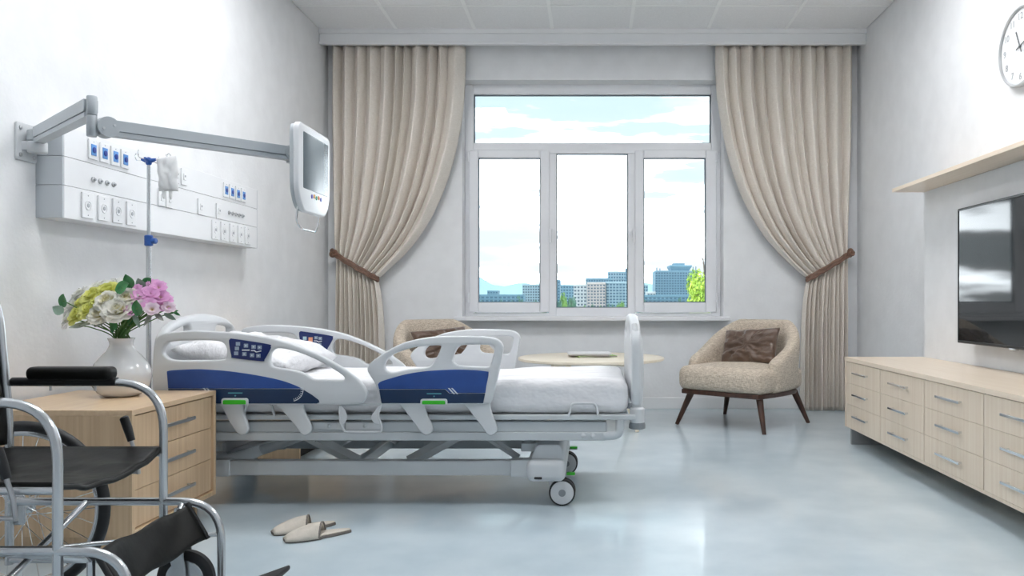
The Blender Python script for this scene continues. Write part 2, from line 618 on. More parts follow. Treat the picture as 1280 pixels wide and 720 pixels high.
# baseboards
struct(box('baseboard_back', M_WHITE, None, XL, XR, YB - 0.018, YB, 0, 0.10, bevel=0.004), 'white baseboard under the window')
struct(box('baseboard_left', M_WHITE, None, XL, XL + 0.018, YF, YB - 0.018, 0, 0.10, bevel=0.004), 'white baseboard behind the bed head')
struct(box('baseboard_right', M_WHITE, None, XR - 0.018, XR, YF, YB - 0.018, 0, 0.10, bevel=0.004), 'white baseboard of the television wall')
# boxed-out panel behind the television, under the shelf
struct(box('trim_2', M_WALL, None, 2.24, XR, 2.20, 5.37, 0.0, 1.68, bevel=0.003), 'white boxed-out wall panel behind the television')
# window sill
struct(box('trim_3', M_PVC, None, -1.185, 1.215, 6.93, YB + 0.15, 0.775, 0.812, bevel=0.006), 'white window sill')

# ------------------------------------------------------------------ window
win = thing('window_1', 'white three-pane window with a wide top light', None, (0, 7.2, 0.812), kind='structure')
FY = 7.20
fx = lambda px: (px - 738) * 0.0072
fz = lambda py: 0.95 - (py - 376) * 0.0072


def ring(name, material, parent, x0, x1, z0, z1, w4, y0, y1, bevel=0.006):
    """rectangular frame, member widths w4 = left, right, bottom, top"""
    l, r, b, t = w4
    m = MB()
    m.box(x0, x0 + l, y0, y1, z0, z1).box(x1 - r, x1, y0, y1, z0, z1)
    m.box(x0 + l, x1 - r, y0, y1, z0, z0 + b).box(x0 + l, x1 - r, y0, y1, z1 - t, z1)
    return m.build(name, material, parent, bevel=bevel)


wz0, wz1 = 0.800, WZ1
ring('frame', M_PVC, win, WX0, WX1, wz0, wz1, (fx(592.0) - WX0, WX1 - fx(889), 0.04, wz1 - fz(118)), FY, FY + 0.075)
# keep side members slimmer below the transom by standing the sashes proud of them
box('transom', M_PVC, win, fx(592), fx(889), FY, FY + 0.075, fz(192), fz(178.5), bevel=0.006)
for (a, b) in ((686.0, 695.4), (784.8, 794.0)):
    box('mullion', M_PVC, win, fx(a), fx(b), FY, FY + 0.075, wz0 + 0.03, fz(192), bevel=0.005)
box('bottom_rail', M_PVC, win, fx(695), fx(785.2), FY - 0.004, FY + 0.070, wz0 + 0.004, fz(384.6), bevel=0.005)


def pane(parent, x0, x1, z0, z1, y):
    g = MB().box(x0 - 0.004, x1 + 0.004, y, y + 0.006, z0 - 0.004, z1 + 0.004).build('pane', M_GLASS, parent, smooth=False)
    ring('gasket', M_GASKET, parent, x0 - 0.004, x1 + 0.004, z0 - 0.004, z1 + 0.004, (0.012,) * 4, y - 0.006, y - 0.001, 0)
    return g


pane(win, fx(592.2), fx(888.5), fz(178.7), fz(118.3), FY + 0.035)
pane(win, fx(695.4), fx(784.8), fz(384.6), fz(192), FY + 0.035)
for (o0, o1, g0, g1, hinge, hx) in ((586.5, 687, 598, 675.4, 585.5, 688.5), (793.5, 895.5, 804.4, 882, 896, 792)):
    x0, x1, z0, z1 = fx(o0), fx(o1), fz(390), fz(188.5)
    s = ring('sash', M_PVC, win, x0, x1, z0, z1, (fx(g0) - x0, x1 - fx(g1), fz(378) - z0, z1 - fz(197.8)), FY - 0.022, FY + 0.04, 0.009)
    pane(s, fx(g0), fx(g1), fz(378), fz(197.8), FY + 0.012)
    for pz in (196, 372):
        m = MB()
        m.cyl((fx(hinge), FY - 0.02, fz(pz) - 0.045), (fx(hinge), FY - 0.02, fz(pz) + 0.045), 0.011, n=12)
        m.build('hinge', M_PVC, s)
    hxc = fx(hx)
    hm = MB().box(hxc - 0.014, hxc + 0.014, FY - 0.034, FY - 0.021, fz(296), fz(286))
    hm.cyl((hxc, FY - 0.034, fz(289)), (hxc, FY - 0.06, fz(289)), 0.009, n=12)
    hm.box(hxc - 0.010, hxc + 0.010, FY - 0.068, FY - 0.052, fz(304), fz(287.5))
    hm.build('handle', M_PVC, s, bevel=0.004)

# ================================================================== OUTSIDE
M_GROUND = mat('town_ground', (0.42, 0.45, 0.41), 0.95, var=0.3, vscale=0.05, color2=(0.30, 0.36, 0.27))
GZ = -10.0
struct(box('ground', M_GROUND, None, -2500, 2500, 12, 4000, GZ - 1, GZ), 'green and grey town ground far below the window')
M_MOUNT = mat('hazed_mountain', (0.40, 0.58, 0.66), 1.0, spec=0, var=0.06, vscale=0.003)  # the blue of the hazy air is put into the base colour
mm = MB()


def ridge(u, v):
    x = -900 + 2000 * u
    px = 738 + x / 3.0
    prof = 22 * math.exp(-((px - 585) / 40) ** 2) + 14 * math.exp(-((px - 655) / 22) ** 2) + 13 * math.exp(-((px - 800) / 40) ** 2) + 9
    h = (prof + 3 * fbm(u * 30, 0.3)) * 3.0 * (1 - abs(v * 2 - 1) ** 1.3) - 15 * abs(v * 2 - 1)
    return (x, 3000 + 700 * (v - 0.5), h)


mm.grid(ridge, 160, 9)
struct(mm.build('mountains', M_MOUNT, None), 'pale haze-blue mountain ridge on the horizon')

FACADE = {}


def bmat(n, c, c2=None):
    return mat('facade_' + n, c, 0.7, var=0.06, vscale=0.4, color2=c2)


M_WINBLUE = mat('far_window_blue', (0.05, 0.14, 0.22), 0.25, var=0.1)
M_WINDARK = mat('far_window_dark', (0.08, 0.13, 0.18), 0.25, var=0.1)


def building(name, label, px0, px1, py, D, depth, wallm, winm, cols, rows, band=0.62, tall=0.55, roof=None, vis=26, group=None):
    k = D / 1000.0
    x0, x1, zt = (px0 - 738) * k, (px1 - 738) * k, 0.95 + (376 - py) * k
    t = thing(name, label, 'building', ((x0 + x1) / 2, D + depth / 2, GZ), group)
    box('wall', wallm, t, x0, x1, D, D + depth, GZ, zt)
    zb = zt - vis * k
    m = MB()
    cw, rh = (x1 - x0) / cols, (zt - zb) / rows
    rows = max(rows, int((zt - GZ) / rh) - 1)
    for r in range(rows):
        for c in range(cols):
            cx, cz = x0 + (c + 0.5) * cw, zt - (r + 0.6) * rh
            m.box(cx - cw * band / 2, cx + cw * band / 2, D - 0.12, D + 0.05, cz - rh * tall / 2, cz + rh * tall / 2)
    o = m.build('windows', winm, t, smooth=False)
    o['kind'] = 'stuff'
    lg = MB()
    for r in range(rows + 1):
        cz = zt - r * rh
        lg.box(x0, x1, D - 0.35, D, cz - rh * 0.1, cz + rh * 0.04)
    l = lg.build('floor_ledges', wallm, t, smooth=False)
    l['kind'] = 'stuff'
    box('roof', roof or wallm, t, x0, x1, D - 0.3, D + depth, zt, zt + 0.5)
    return t


pale = bmat('hazed_pale_blue', (0.36, 0.50, 0.58))  # distance haze is mixed into these bluish facade colours
mid = bmat('hazed_mid_blue', (0.20, 0.35, 0.46))
deep = bmat('hazed_deep_blue', (0.15, 0.29, 0.39))
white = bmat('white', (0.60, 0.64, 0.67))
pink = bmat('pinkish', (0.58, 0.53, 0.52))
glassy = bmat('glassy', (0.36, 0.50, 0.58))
building('tower_block', 'small haze-blue tower block standing under the mountain ridge', 609, 622.5, 364, 600, 12, deep, M_WINBLUE, 4, 5, vis=14)
building('office_block', 'pale haze-blue flat office block with a grid of windows beside the window mullion', 653, 684, 356.5, 420, 14, pale, M_WINDARK, 10, 6, vis=20)
building('apartment_block', 'narrow haze-blue apartment block rising over the green trees', 688, 700, 351, 380, 12, mid, M_WINBLUE, 4, 7)
building('apartment_block', 'low haze-blue apartment block behind the green trees', 700, 725, 357, 520, 14, mid, M_WINBLUE, 7, 5, vis=18)
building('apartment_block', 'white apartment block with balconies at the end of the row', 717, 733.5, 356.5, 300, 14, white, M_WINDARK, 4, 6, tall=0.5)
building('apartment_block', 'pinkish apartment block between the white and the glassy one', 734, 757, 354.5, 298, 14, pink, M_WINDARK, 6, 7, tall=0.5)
building('apartment_block', 'glassy pale haze-blue apartment block at the middle mullion', 757.5, 790, 353.5, 300, 14, glassy, M_WINBLUE, 8, 7, band=0.7)
building('slab_block', 'long haze-blue slab block rising behind the pinkish apartments', 732, 764, 349, 360, 14, mid, M_WINBLUE, 10, 5, vis=16)
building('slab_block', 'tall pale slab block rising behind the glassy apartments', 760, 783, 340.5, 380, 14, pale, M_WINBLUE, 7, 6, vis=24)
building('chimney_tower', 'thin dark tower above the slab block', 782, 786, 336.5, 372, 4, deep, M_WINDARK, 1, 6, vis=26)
ht = building('hotel', 'wide haze-blue hotel with a flared rooftop crown', 819, 873, 339.6, 400, 18, mid, M_WINBLUE, 16, 10, band=0.68, tall=0.6, vis=32)
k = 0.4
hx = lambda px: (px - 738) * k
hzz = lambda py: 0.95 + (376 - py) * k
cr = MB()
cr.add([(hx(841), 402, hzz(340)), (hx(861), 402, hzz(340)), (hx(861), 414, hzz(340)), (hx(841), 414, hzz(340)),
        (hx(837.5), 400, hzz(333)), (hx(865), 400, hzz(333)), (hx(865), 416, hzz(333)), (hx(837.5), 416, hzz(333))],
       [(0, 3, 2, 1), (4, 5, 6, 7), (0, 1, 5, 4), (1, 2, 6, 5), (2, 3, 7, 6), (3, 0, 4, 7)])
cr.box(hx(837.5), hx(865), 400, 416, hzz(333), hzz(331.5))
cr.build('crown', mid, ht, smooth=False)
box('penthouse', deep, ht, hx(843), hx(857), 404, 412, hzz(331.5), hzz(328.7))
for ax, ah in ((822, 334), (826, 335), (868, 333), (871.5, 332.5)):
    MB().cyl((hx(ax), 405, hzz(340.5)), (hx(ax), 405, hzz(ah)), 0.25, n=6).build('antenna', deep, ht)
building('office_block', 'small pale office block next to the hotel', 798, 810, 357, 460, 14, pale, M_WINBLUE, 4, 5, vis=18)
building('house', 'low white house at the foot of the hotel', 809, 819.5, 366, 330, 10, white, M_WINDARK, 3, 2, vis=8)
building('house', 'long low haze-blue hall in front of the hotel', 800, 862, 370.5, 260, 10, deep, M_WINBLUE, 12, 2, vis=8)
building('house', 'long low haze-blue sheds under the mountain ridge', 590, 655, 369.5, 330, 10, deep, M_WINBLUE, 12, 2, vis=8)


# trees in the town
def crown_mesh(seed, leafy=700, size=0.12, rx=1.0, rz=1.0):
    rnd = random.Random(seed)
    m = MB()
    blobs = [(Vector((rnd.uniform(-.55, .55), rnd.uniform(-.5, .5), rnd.uniform(-.5, .55))), rnd.uniform(.35, .6)) for _ in range(9)]
    for _ in range(leafy):
        c, r = rnd.choice(blobs)
        d = Vector((rnd.gauss(0, 1), rnd.gauss(0, 1), rnd.gauss(0, 1))).normalized()
        p = c + d * r * rnd.uniform(0.75, 1.0)
        nrm = (d + Vector((rnd.uniform(-.7, .7), rnd.uniform(-.7, .7), rnd.uniform(-.3, .9)))).normalized()
        a = nrm.orthogonal().normalized()
        a = Matrix.Rotation(rnd.uniform(0, 6.28), 3, nrm) @ a
        b = nrm.cross(a)
        s = size * rnd.uniform(0.7, 1.3)
        q = [p - a * s, p - b * s * .5, p + a * s, p + b * s * .5]
        m.add([(v.x * rx, v.y * rx, v.z * rz) for v in q], [(0, 1, 2, 3)])
    return m


M_LEAFDK = mat('far_leaves', (0.10, 0.22, 0.12), 0.8, var=0.4, vscale=0.5, color2=(0.12, 0.26, 0.24))
M_LEAFMID = mat('mid_leaves', (0.22, 0.40, 0.10), 0.8, var=0.4, vscale=0.5, color2=(0.10, 0.24, 0.10))
M_LEAFLIME = mat('lime_leaves', (0.50, 0.66, 0.08), 0.6, var=0.4, vscale=2.0, color2=(0.20, 0.40, 0.04))  # the leaves' own yellow-green, mottled with darker green
M_BARK = mat('bark', (0.16, 0.13, 0.11), 0.9, var=0.3, vscale=4)


def tree(name, label, px, py, D, rpx, leafm, group=None, seed=1, leaves=500, size=0.14, tall=None):
    k = D / 1000
    x, zt, r = (px - 738) * k, 0.95 + (376 - py) * k, rpx * k
    hz_ = tall * r if tall else max(r, (zt - GZ - 2.0) / 2)
    cz = zt - hz_
    t = thing(name, label, 'tree', (x, D, GZ), group)
    m = crown_mesh(seed, leaves, size, 1, 1.0)
    m.v = [(v[0] * r + x, v[1] * r + D, v[2] * hz_ + cz) for v in m.v]
    c = m.build('foliage', leafm, t, smooth=False, weld=False)
    c['kind'] = 'stuff'
    MB().tube([(x, D, GZ), (x + r * .1, D, (GZ + cz) / 2), (x, D, cz)], [r * .18, r * .13, r * .06], 8).build('trunk', M_BARK, t)
    return t


for n, (px, py, r) in enumerate([(594, 372, 5), (604, 373.5, 5), (616, 372.5, 5), (628, 373, 6), (641, 372, 5), (650, 370.5, 6), (668, 371, 6), (679, 370, 7)]):
    tree('tree', 'bluish green tree in front of the low sheds', px, py, 215 + 25 * (n % 2), r * .8, M_LEAFDK, 'trees in front of the low sheds', n, 420, 0.22)
for n, (px, py, r) in enumerate([(697, 371, 7), (706, 366.5, 9), (714, 370, 8), (728, 378, 7), (741, 379, 6), (752, 379.5, 6), (763, 378.5, 6), (775, 377, 7), (783, 378.5, 6)]):
    tree('tree', 'green tree at the foot of the apartment blocks', px, py, 185 + 25 * (n % 2), r * .85, M_LEAFMID if n % 2 else M_LEAFDK, 'trees at the foot of the apartment blocks', 20 + n, 480, 0.2)
for n, (px, py, r) in enumerate([(803, 373, 6), (815, 374, 6), (829, 373.5, 6), (842, 373, 6), (852, 372.5, 7)]):
    tree('tree', 'dark green tree in front of the long haze-blue hall', px, py, 180 + 25 * (n % 2), r * .8, M_LEAFDK, 'trees in front of the hall', 40 + n, 420, 0.22)
lt = tree('lime_tree', 'lime green leafy tree close outside the window', 876, 338, 28, 23, M_LEAFLIME, None, 81, 3200, 0.085, 1.5)
tw = MB()
kx = lambda px: (px - 738) * 0.028
kz = lambda py: 0.95 + (376 - py) * 0.028
tw.tube([(kx(882), 28, kz(352)), (kx(879), 28, kz(325)), (kx(874), 28, kz(315)), (kx(868), 28, kz(310))], [.035, .022, .018, .010], 6)
tw.tube([(kx(872), 28, kz(313)), (kx(870.5), 28, kz(308))], [.014, .008], 6)
tw.build('bare_twig', M_BARK, lt)

# ================================================================== CURTAINS
CY = 6.935


def interp(tab, y):
    for (a, va), (b, vb) in zip(tab, tab[1:]):
        if y <= b:
            t = (y - a) / (b - a)
            return va + (vb - va) * t
    return tab[-1][1]


def spl(tab, n=8):
    pts = catmull([(a, b, 0) for a, b in tab], n, closed=False)
    return [(p.x, p.y) for p in pts]


def curtain(label, tlabel, outer_top, inner_tab, outer_tab, tie_o, tie_i, low_o, low_i, seed, sgn):
    s = CY / 1000
    X = lambda px: (px - 738) * s
    Z = lambda py: 0.95 - (py - 376) * s
    inner_tab, outer_tab = spl(inner_tab), spl(outer_tab)
    rnd = random.Random(seed)
    nf = 11
    NU, NV, NL = 300, 64, 34
    # uneven fold widths
    ph = [0]
    for i in range(nf):
        ph.append(ph[-1] + rnd.uniform(0.65, 1.4))
    ph = [p / ph[-1] for p in ph]
    amp = [rnd.uniform(0.7, 1.25) for _ in range(nf + 1)]

    def fold(u):
        for i in range(nf):
            if u <= ph[i + 1] or i == nf - 1:
                t = (u - ph[i]) / (ph[i + 1] - ph[i])
                a = amp[i] * (1 - t) + amp[i + 1] * t
                w = 2 * abs(sin(pi * t)) ** 0.7 - 1      # broad ridges, narrow deep valleys
                return a * w, a * sin(2 * pi * t)
        return 0, 0

    def fn(u, r):
        row = r * (NV + NL - 2)
        f, fs = fold(u)
        if row <= NV - 1:
            v = row / (NV - 1)
            yo, yi = 57 + v * (tie_o[1] - 57), 57 + v * (tie_i[1] - 57)
            xo, xi = interp(outer_tab, yo), interp(inner_tab, yi)
            y = yo + (yi - yo) * u
            # cloth bellies out below the straight line on the draped half
            sag = 0
            A = 0.062 * (1 - 0.35 * v) + 0.018 * sin(v * pi) * u
            if v < 0.06:
                A *= 0.75 + 0.25 * v / 0.06
            if v > 0.9:
                A *= 1 - 0.35 * (v - 0.9) / 0.1
            yy = -0.05 * sin(v * pi) * u
            wx = 0.22 * A * (1 - 0.6 * v)
        else:
            v = (row - NV + 1) / (NL - 1)
            yo, yi = tie_o[1] + v * (513 - tie_o[1]), tie_i[1] + v * (513 - tie_i[1])
            e = 1 - math.exp(-v * 5)
            xo = tie_o[0] + (low_o - tie_o[0]) * e
            xi = tie_i[0] + (low_i - tie_i[0]) * e
            y = yo + (yi - yo) * u
            A = 0.026 + 0.022 * e
            yy = 0
            wx = 0.12 * A
        x = xo + (xi - xo) * u
        nzv = fbm(u * 7 + seed, r * 3.0) * 0.013 * (0.4 + min(1, r * 3))
        yv = CY + yy - f * A + nzv
        return (X(x) + sgn * fs * wx, min(yv, YB - 0.012), Z(y))

    m = MB()
    m.grid(fn, NU, NV + NL - 1)
    o = m.build('curtain', M_CURTAIN, None, angle=180, loc=(X(outer_top), CY, 0.0), solid=0.003)
    tag(o, label, 'curtain', 'linen curtains')
    # tie band
    to, ti = Vector((X(tie_o[0]), CY, Z(tie_o[1]))), Vector((X(tie_i[0]), CY, Z(tie_i[1])))
    c, h = (to + ti) / 2, (ti - to) / 2
    t = thing('curtain_tieback', tlabel, 'tieback', (to.x, YB - 0.02, to.z), 'curtain tiebacks')
    band = MB()
    pts = []
    for q in range(48):
        a = 2 * pi * q / 48
        pts.append(c + h * cos(a) * 1.06 + Vector((0, -0.066 * sin(a), 0)))
    for dz in (-0.015, 0.0, 0.015):
        band.tube([p + Vector((0, 0.002 * sin(7 * i + dz * 300), dz + 0.003 * sin(i * 1.3 + dz * 200))) for i, p in enumerate(pts)], 0.0115, 8, closed=True)
    band.build('band', M_TIE, t, angle=180)
    kn = MB()
    kp = []
    for q in range(40):
        a = 2 * pi * q / 40
        kp.append(to - h.normalized() * 0.012 + Vector(((0.016 + 0.010 * cos(3 * a)) * cos(2 * a), -0.045 + 0.014 * sin(3 * a), (0.022 + 0.010 * cos(3 * a)) * sin(2 * a) + 0.004)))
    kn.tube(kp, 0.011, 8, closed=True)
    kn.build('knot', M_TIE, t, angle=180)
    hk = MB().tube([to - h.normalized() * 0.02 + Vector((0, -0.02, 0)), to - h.normalized() * 0.022 + Vector((0, 0.06, 0)), to - h.normalized() * 0.02 + Vector((0, YB - 0.004 - CY, 0))], 0.008, 8)
    hk.build('wall_hook', M_STEEL, t)


curtain('beige linen curtain tied back beside the bed wall', 'brown rope tieback holding the curtain beside the bed wall', 413,
        [(57, 581), (110, 580), (150, 576.5), (190, 569), (230, 557), (265, 542), (295, 524), (318, 505), (335, 487), (345, 476), (348.5, 471)],
        [(57, 413), (150, 413.5), (230, 415), (290, 417), (318, 419)], (420, 318), (471, 348), 419, 480, 3, 1)
curtain('beige linen curtain tied back beside the television wall', 'brown rope tieback holding the curtain beside the television wall', 1067,
        [(57, 895), (110, 896), (150, 901), (190, 909), (230, 921), (265, 937), (295, 956), (318, 976), (335, 994), (345, 1006), (348.5, 1011)],
        [(57, 1067), (150, 1066.5), (230, 1064), (290, 1061), (318, 1060)], (1060, 318), (1010, 348), 1060, 1001, 8, -1)

# ================================================================== HOSPITAL BED
bed = thing('hospital_bed', 'white adjustable hospital bed with blue-panelled side rails and casters', 'bed', (-0.9, 4.05, 0))
BX = lambda px: (px - 738) * 0.0036
BZ = lambda py: 0.95 - (py - 376) * 0.0036
b2 = lambda pts: [(BX(a), BZ(b)) for a, b in pts]

head_out = catmull([(191, 500), (190, 470), (191, 440), (194, 426), (203, 417.5), (234, 413.5), (262, 414), (290, 415.8), (317, 418.8), (343, 423.8), (363, 429.5), (385.5, 438.3), (407.8, 448.5), (430, 461.5), (447.8, 475), (456.7, 486.5), (458.5, 494), (454.5, 501.5), (446, 505.3), (400, 506), (300, 506), (197, 506)], 5)
head_h1 = catmull([(215, 427), (250, 425.5), (274, 427), (282, 434), (282.5, 445), (277, 449.5), (245, 450.3), (216, 450), (206, 445), (203.5, 438), (207, 430)], 5)
head_h2 = catmull([(339, 440), (346.5, 435.5), (363, 437.8), (385.5, 445.5), (407.8, 456.7), (426, 468), (430, 473), (426, 475.3), (408, 475), (391, 473.7), (379, 466.5), (362, 462), (342, 459), (337, 453), (337, 446)], 5)
head_blue_up = catmull([(209, 466), (211, 463.4), (230, 462), (252, 461.6), (280, 463.3), (306, 466.7), (330, 470.7), (353, 475.9), (370, 482), (377, 485.6)], 4, closed=False) + [Vector((210.5, 485.6, 0))]
head_blue_dn = [(210.5, 486.2), (378, 486.2), (390, 493.5), (398.5, 500), (399.5, 503), (396, 504.4), (213, 504.4)]
key_out = [(286.5, 427), (288.5, 423.8), (292, 423.5), (335, 430), (338.5, 433), (338, 437), (331, 449), (327, 451.5), (293, 447.5), (289.5, 444)]
foot_out = catmull([(459, 464), (461, 456), (467, 450), (483, 439), (505.6, 428), (534, 421.8), (561, 420), (590, 420.3), (612, 421.5), (624, 425.5), (629, 434), (627.5, 445), (623, 468), (617, 494), (613, 503.5), (604, 505.2), (540, 505.3), (484, 505.3), (476, 503), (473, 496), (469, 481)], 5)
foot_h1 = catmull([(481, 455), (485, 448), (496, 441), (517, 434.4), (540, 432), (550, 432), (550.5, 436), (546, 446), (539, 456), (533, 459), (510, 461.5), (492, 465.3), (484, 464), (481, 460)], 5)
foot_h2 = catmull([(573, 434), (580, 431.5), (600, 431), (613, 431.5), (617.8, 434.5), (617, 441), (613.5, 454), (610, 458), (600, 458.3), (575, 457), (568, 454), (566, 449), (568, 442)], 5)
foot_blue_up = catmull([(472.5, 480.5), (476, 477), (490, 472.5), (505.6, 468.2), (522, 465.2), (539, 463.3), (567.8, 462), (592, 462.6), (608, 464.2), (610.8, 466.7), (608, 482)], 4, closed=False) + [Vector((606.8, 491.2, 0)), Vector((562, 491.2, 0)), Vector((557, 486.4, 0)), Vector((474, 486.4, 0))]
foot_blue_dn = [(474.2, 487), (556.5, 487), (561.5, 491.8), (606.5, 491.8), (604, 504), (477, 504)]


def to2(pts):
    return b2([(p[0], p[1]) for p in pts])


def side_rails(y, near):
    """y = outer face; the outside of the rail carries the blue panels"""
    s = 1 if near else -1
    y0 = y if near else y - 0.034
    for nm, out, holes, up, dn, green, arms in (
            ('head_side_rail', head_out, [head_h1, head_h2], head_blue_up, head_blue_dn, (278, 311, 497.5), ((272, 300, 309), (345, 377, 388))),
            ('foot_side_rail', foot_out, [foot_h1, foot_h2], foot_blue_up, foot_blue_dn, (526, 559.5, 498.3), ((499, 529, 540), (580, 611, 621)))):
        r = plate(nm, M_BED, bed, to2(out), [to2(h) for h in holes], y0, 0.034, bevel=0.009)
        o0 = y - 0.003 * s if near else y - 0.001
        o0 = y - 0.003 if near else y - 0.001
        plate('blue_panel', M_BLUE, r, to2(up), [], o0, 0.004, bevel=0.0008)
        plate('navy_panel', M_NAVY, r, to2(dn), [], o0, 0.004, bevel=0.0008)
        g0, g1, gz = green
        yf = y - 0.012 if near else y - 0.004
        gout = fillet([(BX(g0), BZ(506)), (BX(g0), BZ(gz)), (BX(g1), BZ(gz)), (BX(g1), BZ(506))], [0, .012, .012, 0], 5, closed=True)
        plate('release_surround', M_BED, r, [(p.x, p.y) for p in gout], [], yf, 0.016, bevel=0.002)
        gi = fillet([(BX(g0 + 2.3), BZ(505)), (BX(g0 + 2.3), BZ(gz + 2)), (BX(g1 - 2.3), BZ(gz + 2)), (BX(g1 - 2.3), BZ(505))], [.003, .008, .008, .003], 5, closed=True)
        plate('release_handle', M_GREEN, r, [(p.x, p.y) for p in gi], [], yf - 0.004 if near else yf + 0.006, 0.014, bevel=0.002)
        # fine print on the navy strip
        yp = y - 0.0045 if near else y + 0.002
        cx = (g0 + g1) / 2
        box('print_line', M_TEAL, r, BX(cx - 9), BX(cx + 9), yp, yp + 0.002, BZ(gz - 5.6), BZ(gz - 7))
        MB().lathe([(0.0035, 0), (0.0035, 0.002)], (BX(cx), yp, BZ(gz - 3)), 12, 'Y').build('print_dot', M_TEAL, r)
        if nm == 'head_side_rail':
            sc = MB()
            for q in range(9):
                a = radians(5 + 11 * q)
                for (ra, rb, wd) in ((11.3, 13.6, 0.45),):
                    ux, uz = sin(a), cos(a)
                    p0 = Vector((BX(363 + ra * sin(a + 0.15) + 2), yp + .001, BZ(487 + ra * cos(a + 0.15))))
                    p1 = Vector((BX(363 + rb * sin(a + 0.15) + 2), yp + .001, BZ(487 + rb * cos(a + 0.15))))
                    sc.cyl(p0, p1, 0.0012, n=5)
            arc = [Vector((BX(365 + 14.3 * sin(radians(t))), yp + .001, BZ(487 + 14.3 * cos(radians(t))))) for t in range(10, 104, 6)]
            sc.tube(arc, 0.0016, 5)
            so = sc.build('angle_scale', M_PRINT, r)
            so['kind'] = 'stuff'
            slx = 254
        else:
            slx = 560
        sl = MB()
        for d in (0, 4):
            sl.add([(BX(slx + d), yp, BZ(485)), (BX(slx + d + 2), yp, BZ(485)), (BX(slx + d + 9), yp, BZ(492.5)), (BX(slx + d + 7), yp, BZ(492.5)),
                    (BX(slx + d), yp + .002, BZ(485)), (BX(slx + d + 2), yp + .002, BZ(485)), (BX(slx + d + 9), yp + .002, BZ(492.5)), (BX(slx + d + 7), yp + .002, BZ(492.5))],
                   [(0, 1, 2, 3), (7, 6, 5, 4), (0, 4, 5, 1), (1, 5, 6, 2), (2, 6, 7, 3), (3, 7, 4, 0)])
        so = sl.build('print_slashes', M_PRINT, r, smooth=False)
        so['kind'] = 'stuff'
        for (a0, a1, tip) in arms:
            w_ = 10.5
            pts = [(a0, 503), (a1 - 2, 503), (a1 + 3, 515), (tip, 534), (tip - 1.5, 541.5), (tip - 8, 544.5), (tip - 14, 541), (tip - 22, 530), (a0 + 6, 513)]
            ya = y + 0.006 if near else y - 0.028
            plate('support_arm', M_BED, r, to2(catmull(pts, 5)), [], ya, 0.022, bevel=0.006)
    # key panel with buttons: outside on the near rail, inside on the far one
    kp = plate('control_panel', M_KEY, bed, to2(catmull(key_out, 4)), [], y - 0.004 if near else y - 0.038, 0.006, bevel=0.001)
    yk = y - 0.0055 if near else y - 0.0395

    def btn(px, py, w_, h_, m):
        o = box('button', m, kp, BX(px - w_), BX(px + w_), yk, yk + 0.003, BZ(py + h_), BZ(py - h_))
        return o
    if near:
        for (px, py) in ((298, 429.8), (296.8, 435.6), (295.8, 441.6)):
            btn(px, py, 2.6, 2.3, M_PRINTGREY)
        for (px, py) in ((308, 432), (317.5, 433.5), (325, 434.2), (306, 442.5), (315.6, 444), (323.5, 444.6)):
            btn(px, py, 2.6, 2.4, M_PRINTGREY)
            tr = MB().lathe([(0.0046, 0), (0.001, 0.001)], (BX(px), yk - 0.0015, BZ(py)), 3, 'Y')
            tr.build('button_arrow', M_PRINT, kp, smooth=False)
        box('print_bar', M_PRINT, kp, BX(303), BX(312.5), yk, yk + .003, BZ(438.3), BZ(436.8))
        MB().tube([(BX(314.5), yk, BZ(438.2)), (BX(318.5), yk, BZ(438.2)), (BX(321), yk, BZ(440)), (BX(327), yk, BZ(438.6))], 0.0026, 6).build('print_bar', M_PRINT, kp)
    else:
        btn(295.5, 434, 2.8, 2.6, mat('print_pale', (0.45, 0.62, 0.68), 0.5))
        btn(304.5, 436, 3.2, 3.4, M_ORANGE)
        for (px, py) in ((313, 433.3), (319.5, 434.3), (311.5, 442.6), (318.5, 443.6)):
            btn(px, py, 2.6, 2.4, M_PRINTGREY)
            MB().lathe([(0.0046, 0), (0.001, 0.001)], (BX(px), yk - 0.0015, BZ(py)), 3, 'Y').build('button_arrow', M_PRINT, kp, smooth=False)
        MB().tube([(BX(310), yk, BZ(438)), (BX(314), yk, BZ(438)), (BX(316.5), yk, BZ(439.6)), (BX(322), yk, BZ(438.4))], 0.0026, 6).build('print_bar', M_PRINT, kp)


side_rails(3.60, True)
side_rails(4.50, False)

# head and foot boards (arched panels with two hand slots)
board = catmull([(3.665, .49), (3.66, .62), (3.665, .74), (3.70, .805), (3.80, .852), (3.95, .878), (4.06, .884), (4.17, .878), (4.32, .852), (4.42, .805), (4.455, .74), (4.46, .62), (4.455, .49), (4.40, .475), (4.06, .47), (3.72, .475)], 6)
slots = []
for (a, b) in ((3.735, 3.93), (4.19, 4.385)):
    up = 0.010 if a < 4 else -0.010
    slots.append(catmull([(a, .785 - up), (a + .03, .812 - up), (b - .03, .822 + up), (b, .80 + up), (b - .03, .772 + up), (a + .03, .762 - up)], 5))
p2 = lambda pts: [(p[0], p[1]) for p in pts]
plate('headboard', M_BED, bed, p2(board), [p2(s) for s in slots], -2.005, 0.045, axis='X', bevel=0.014)
fb = plate('footboard', M_BED, bed, p2(board), [p2(s) for s in slots], 0.188, 0.045, axis='X', bevel=0.014)
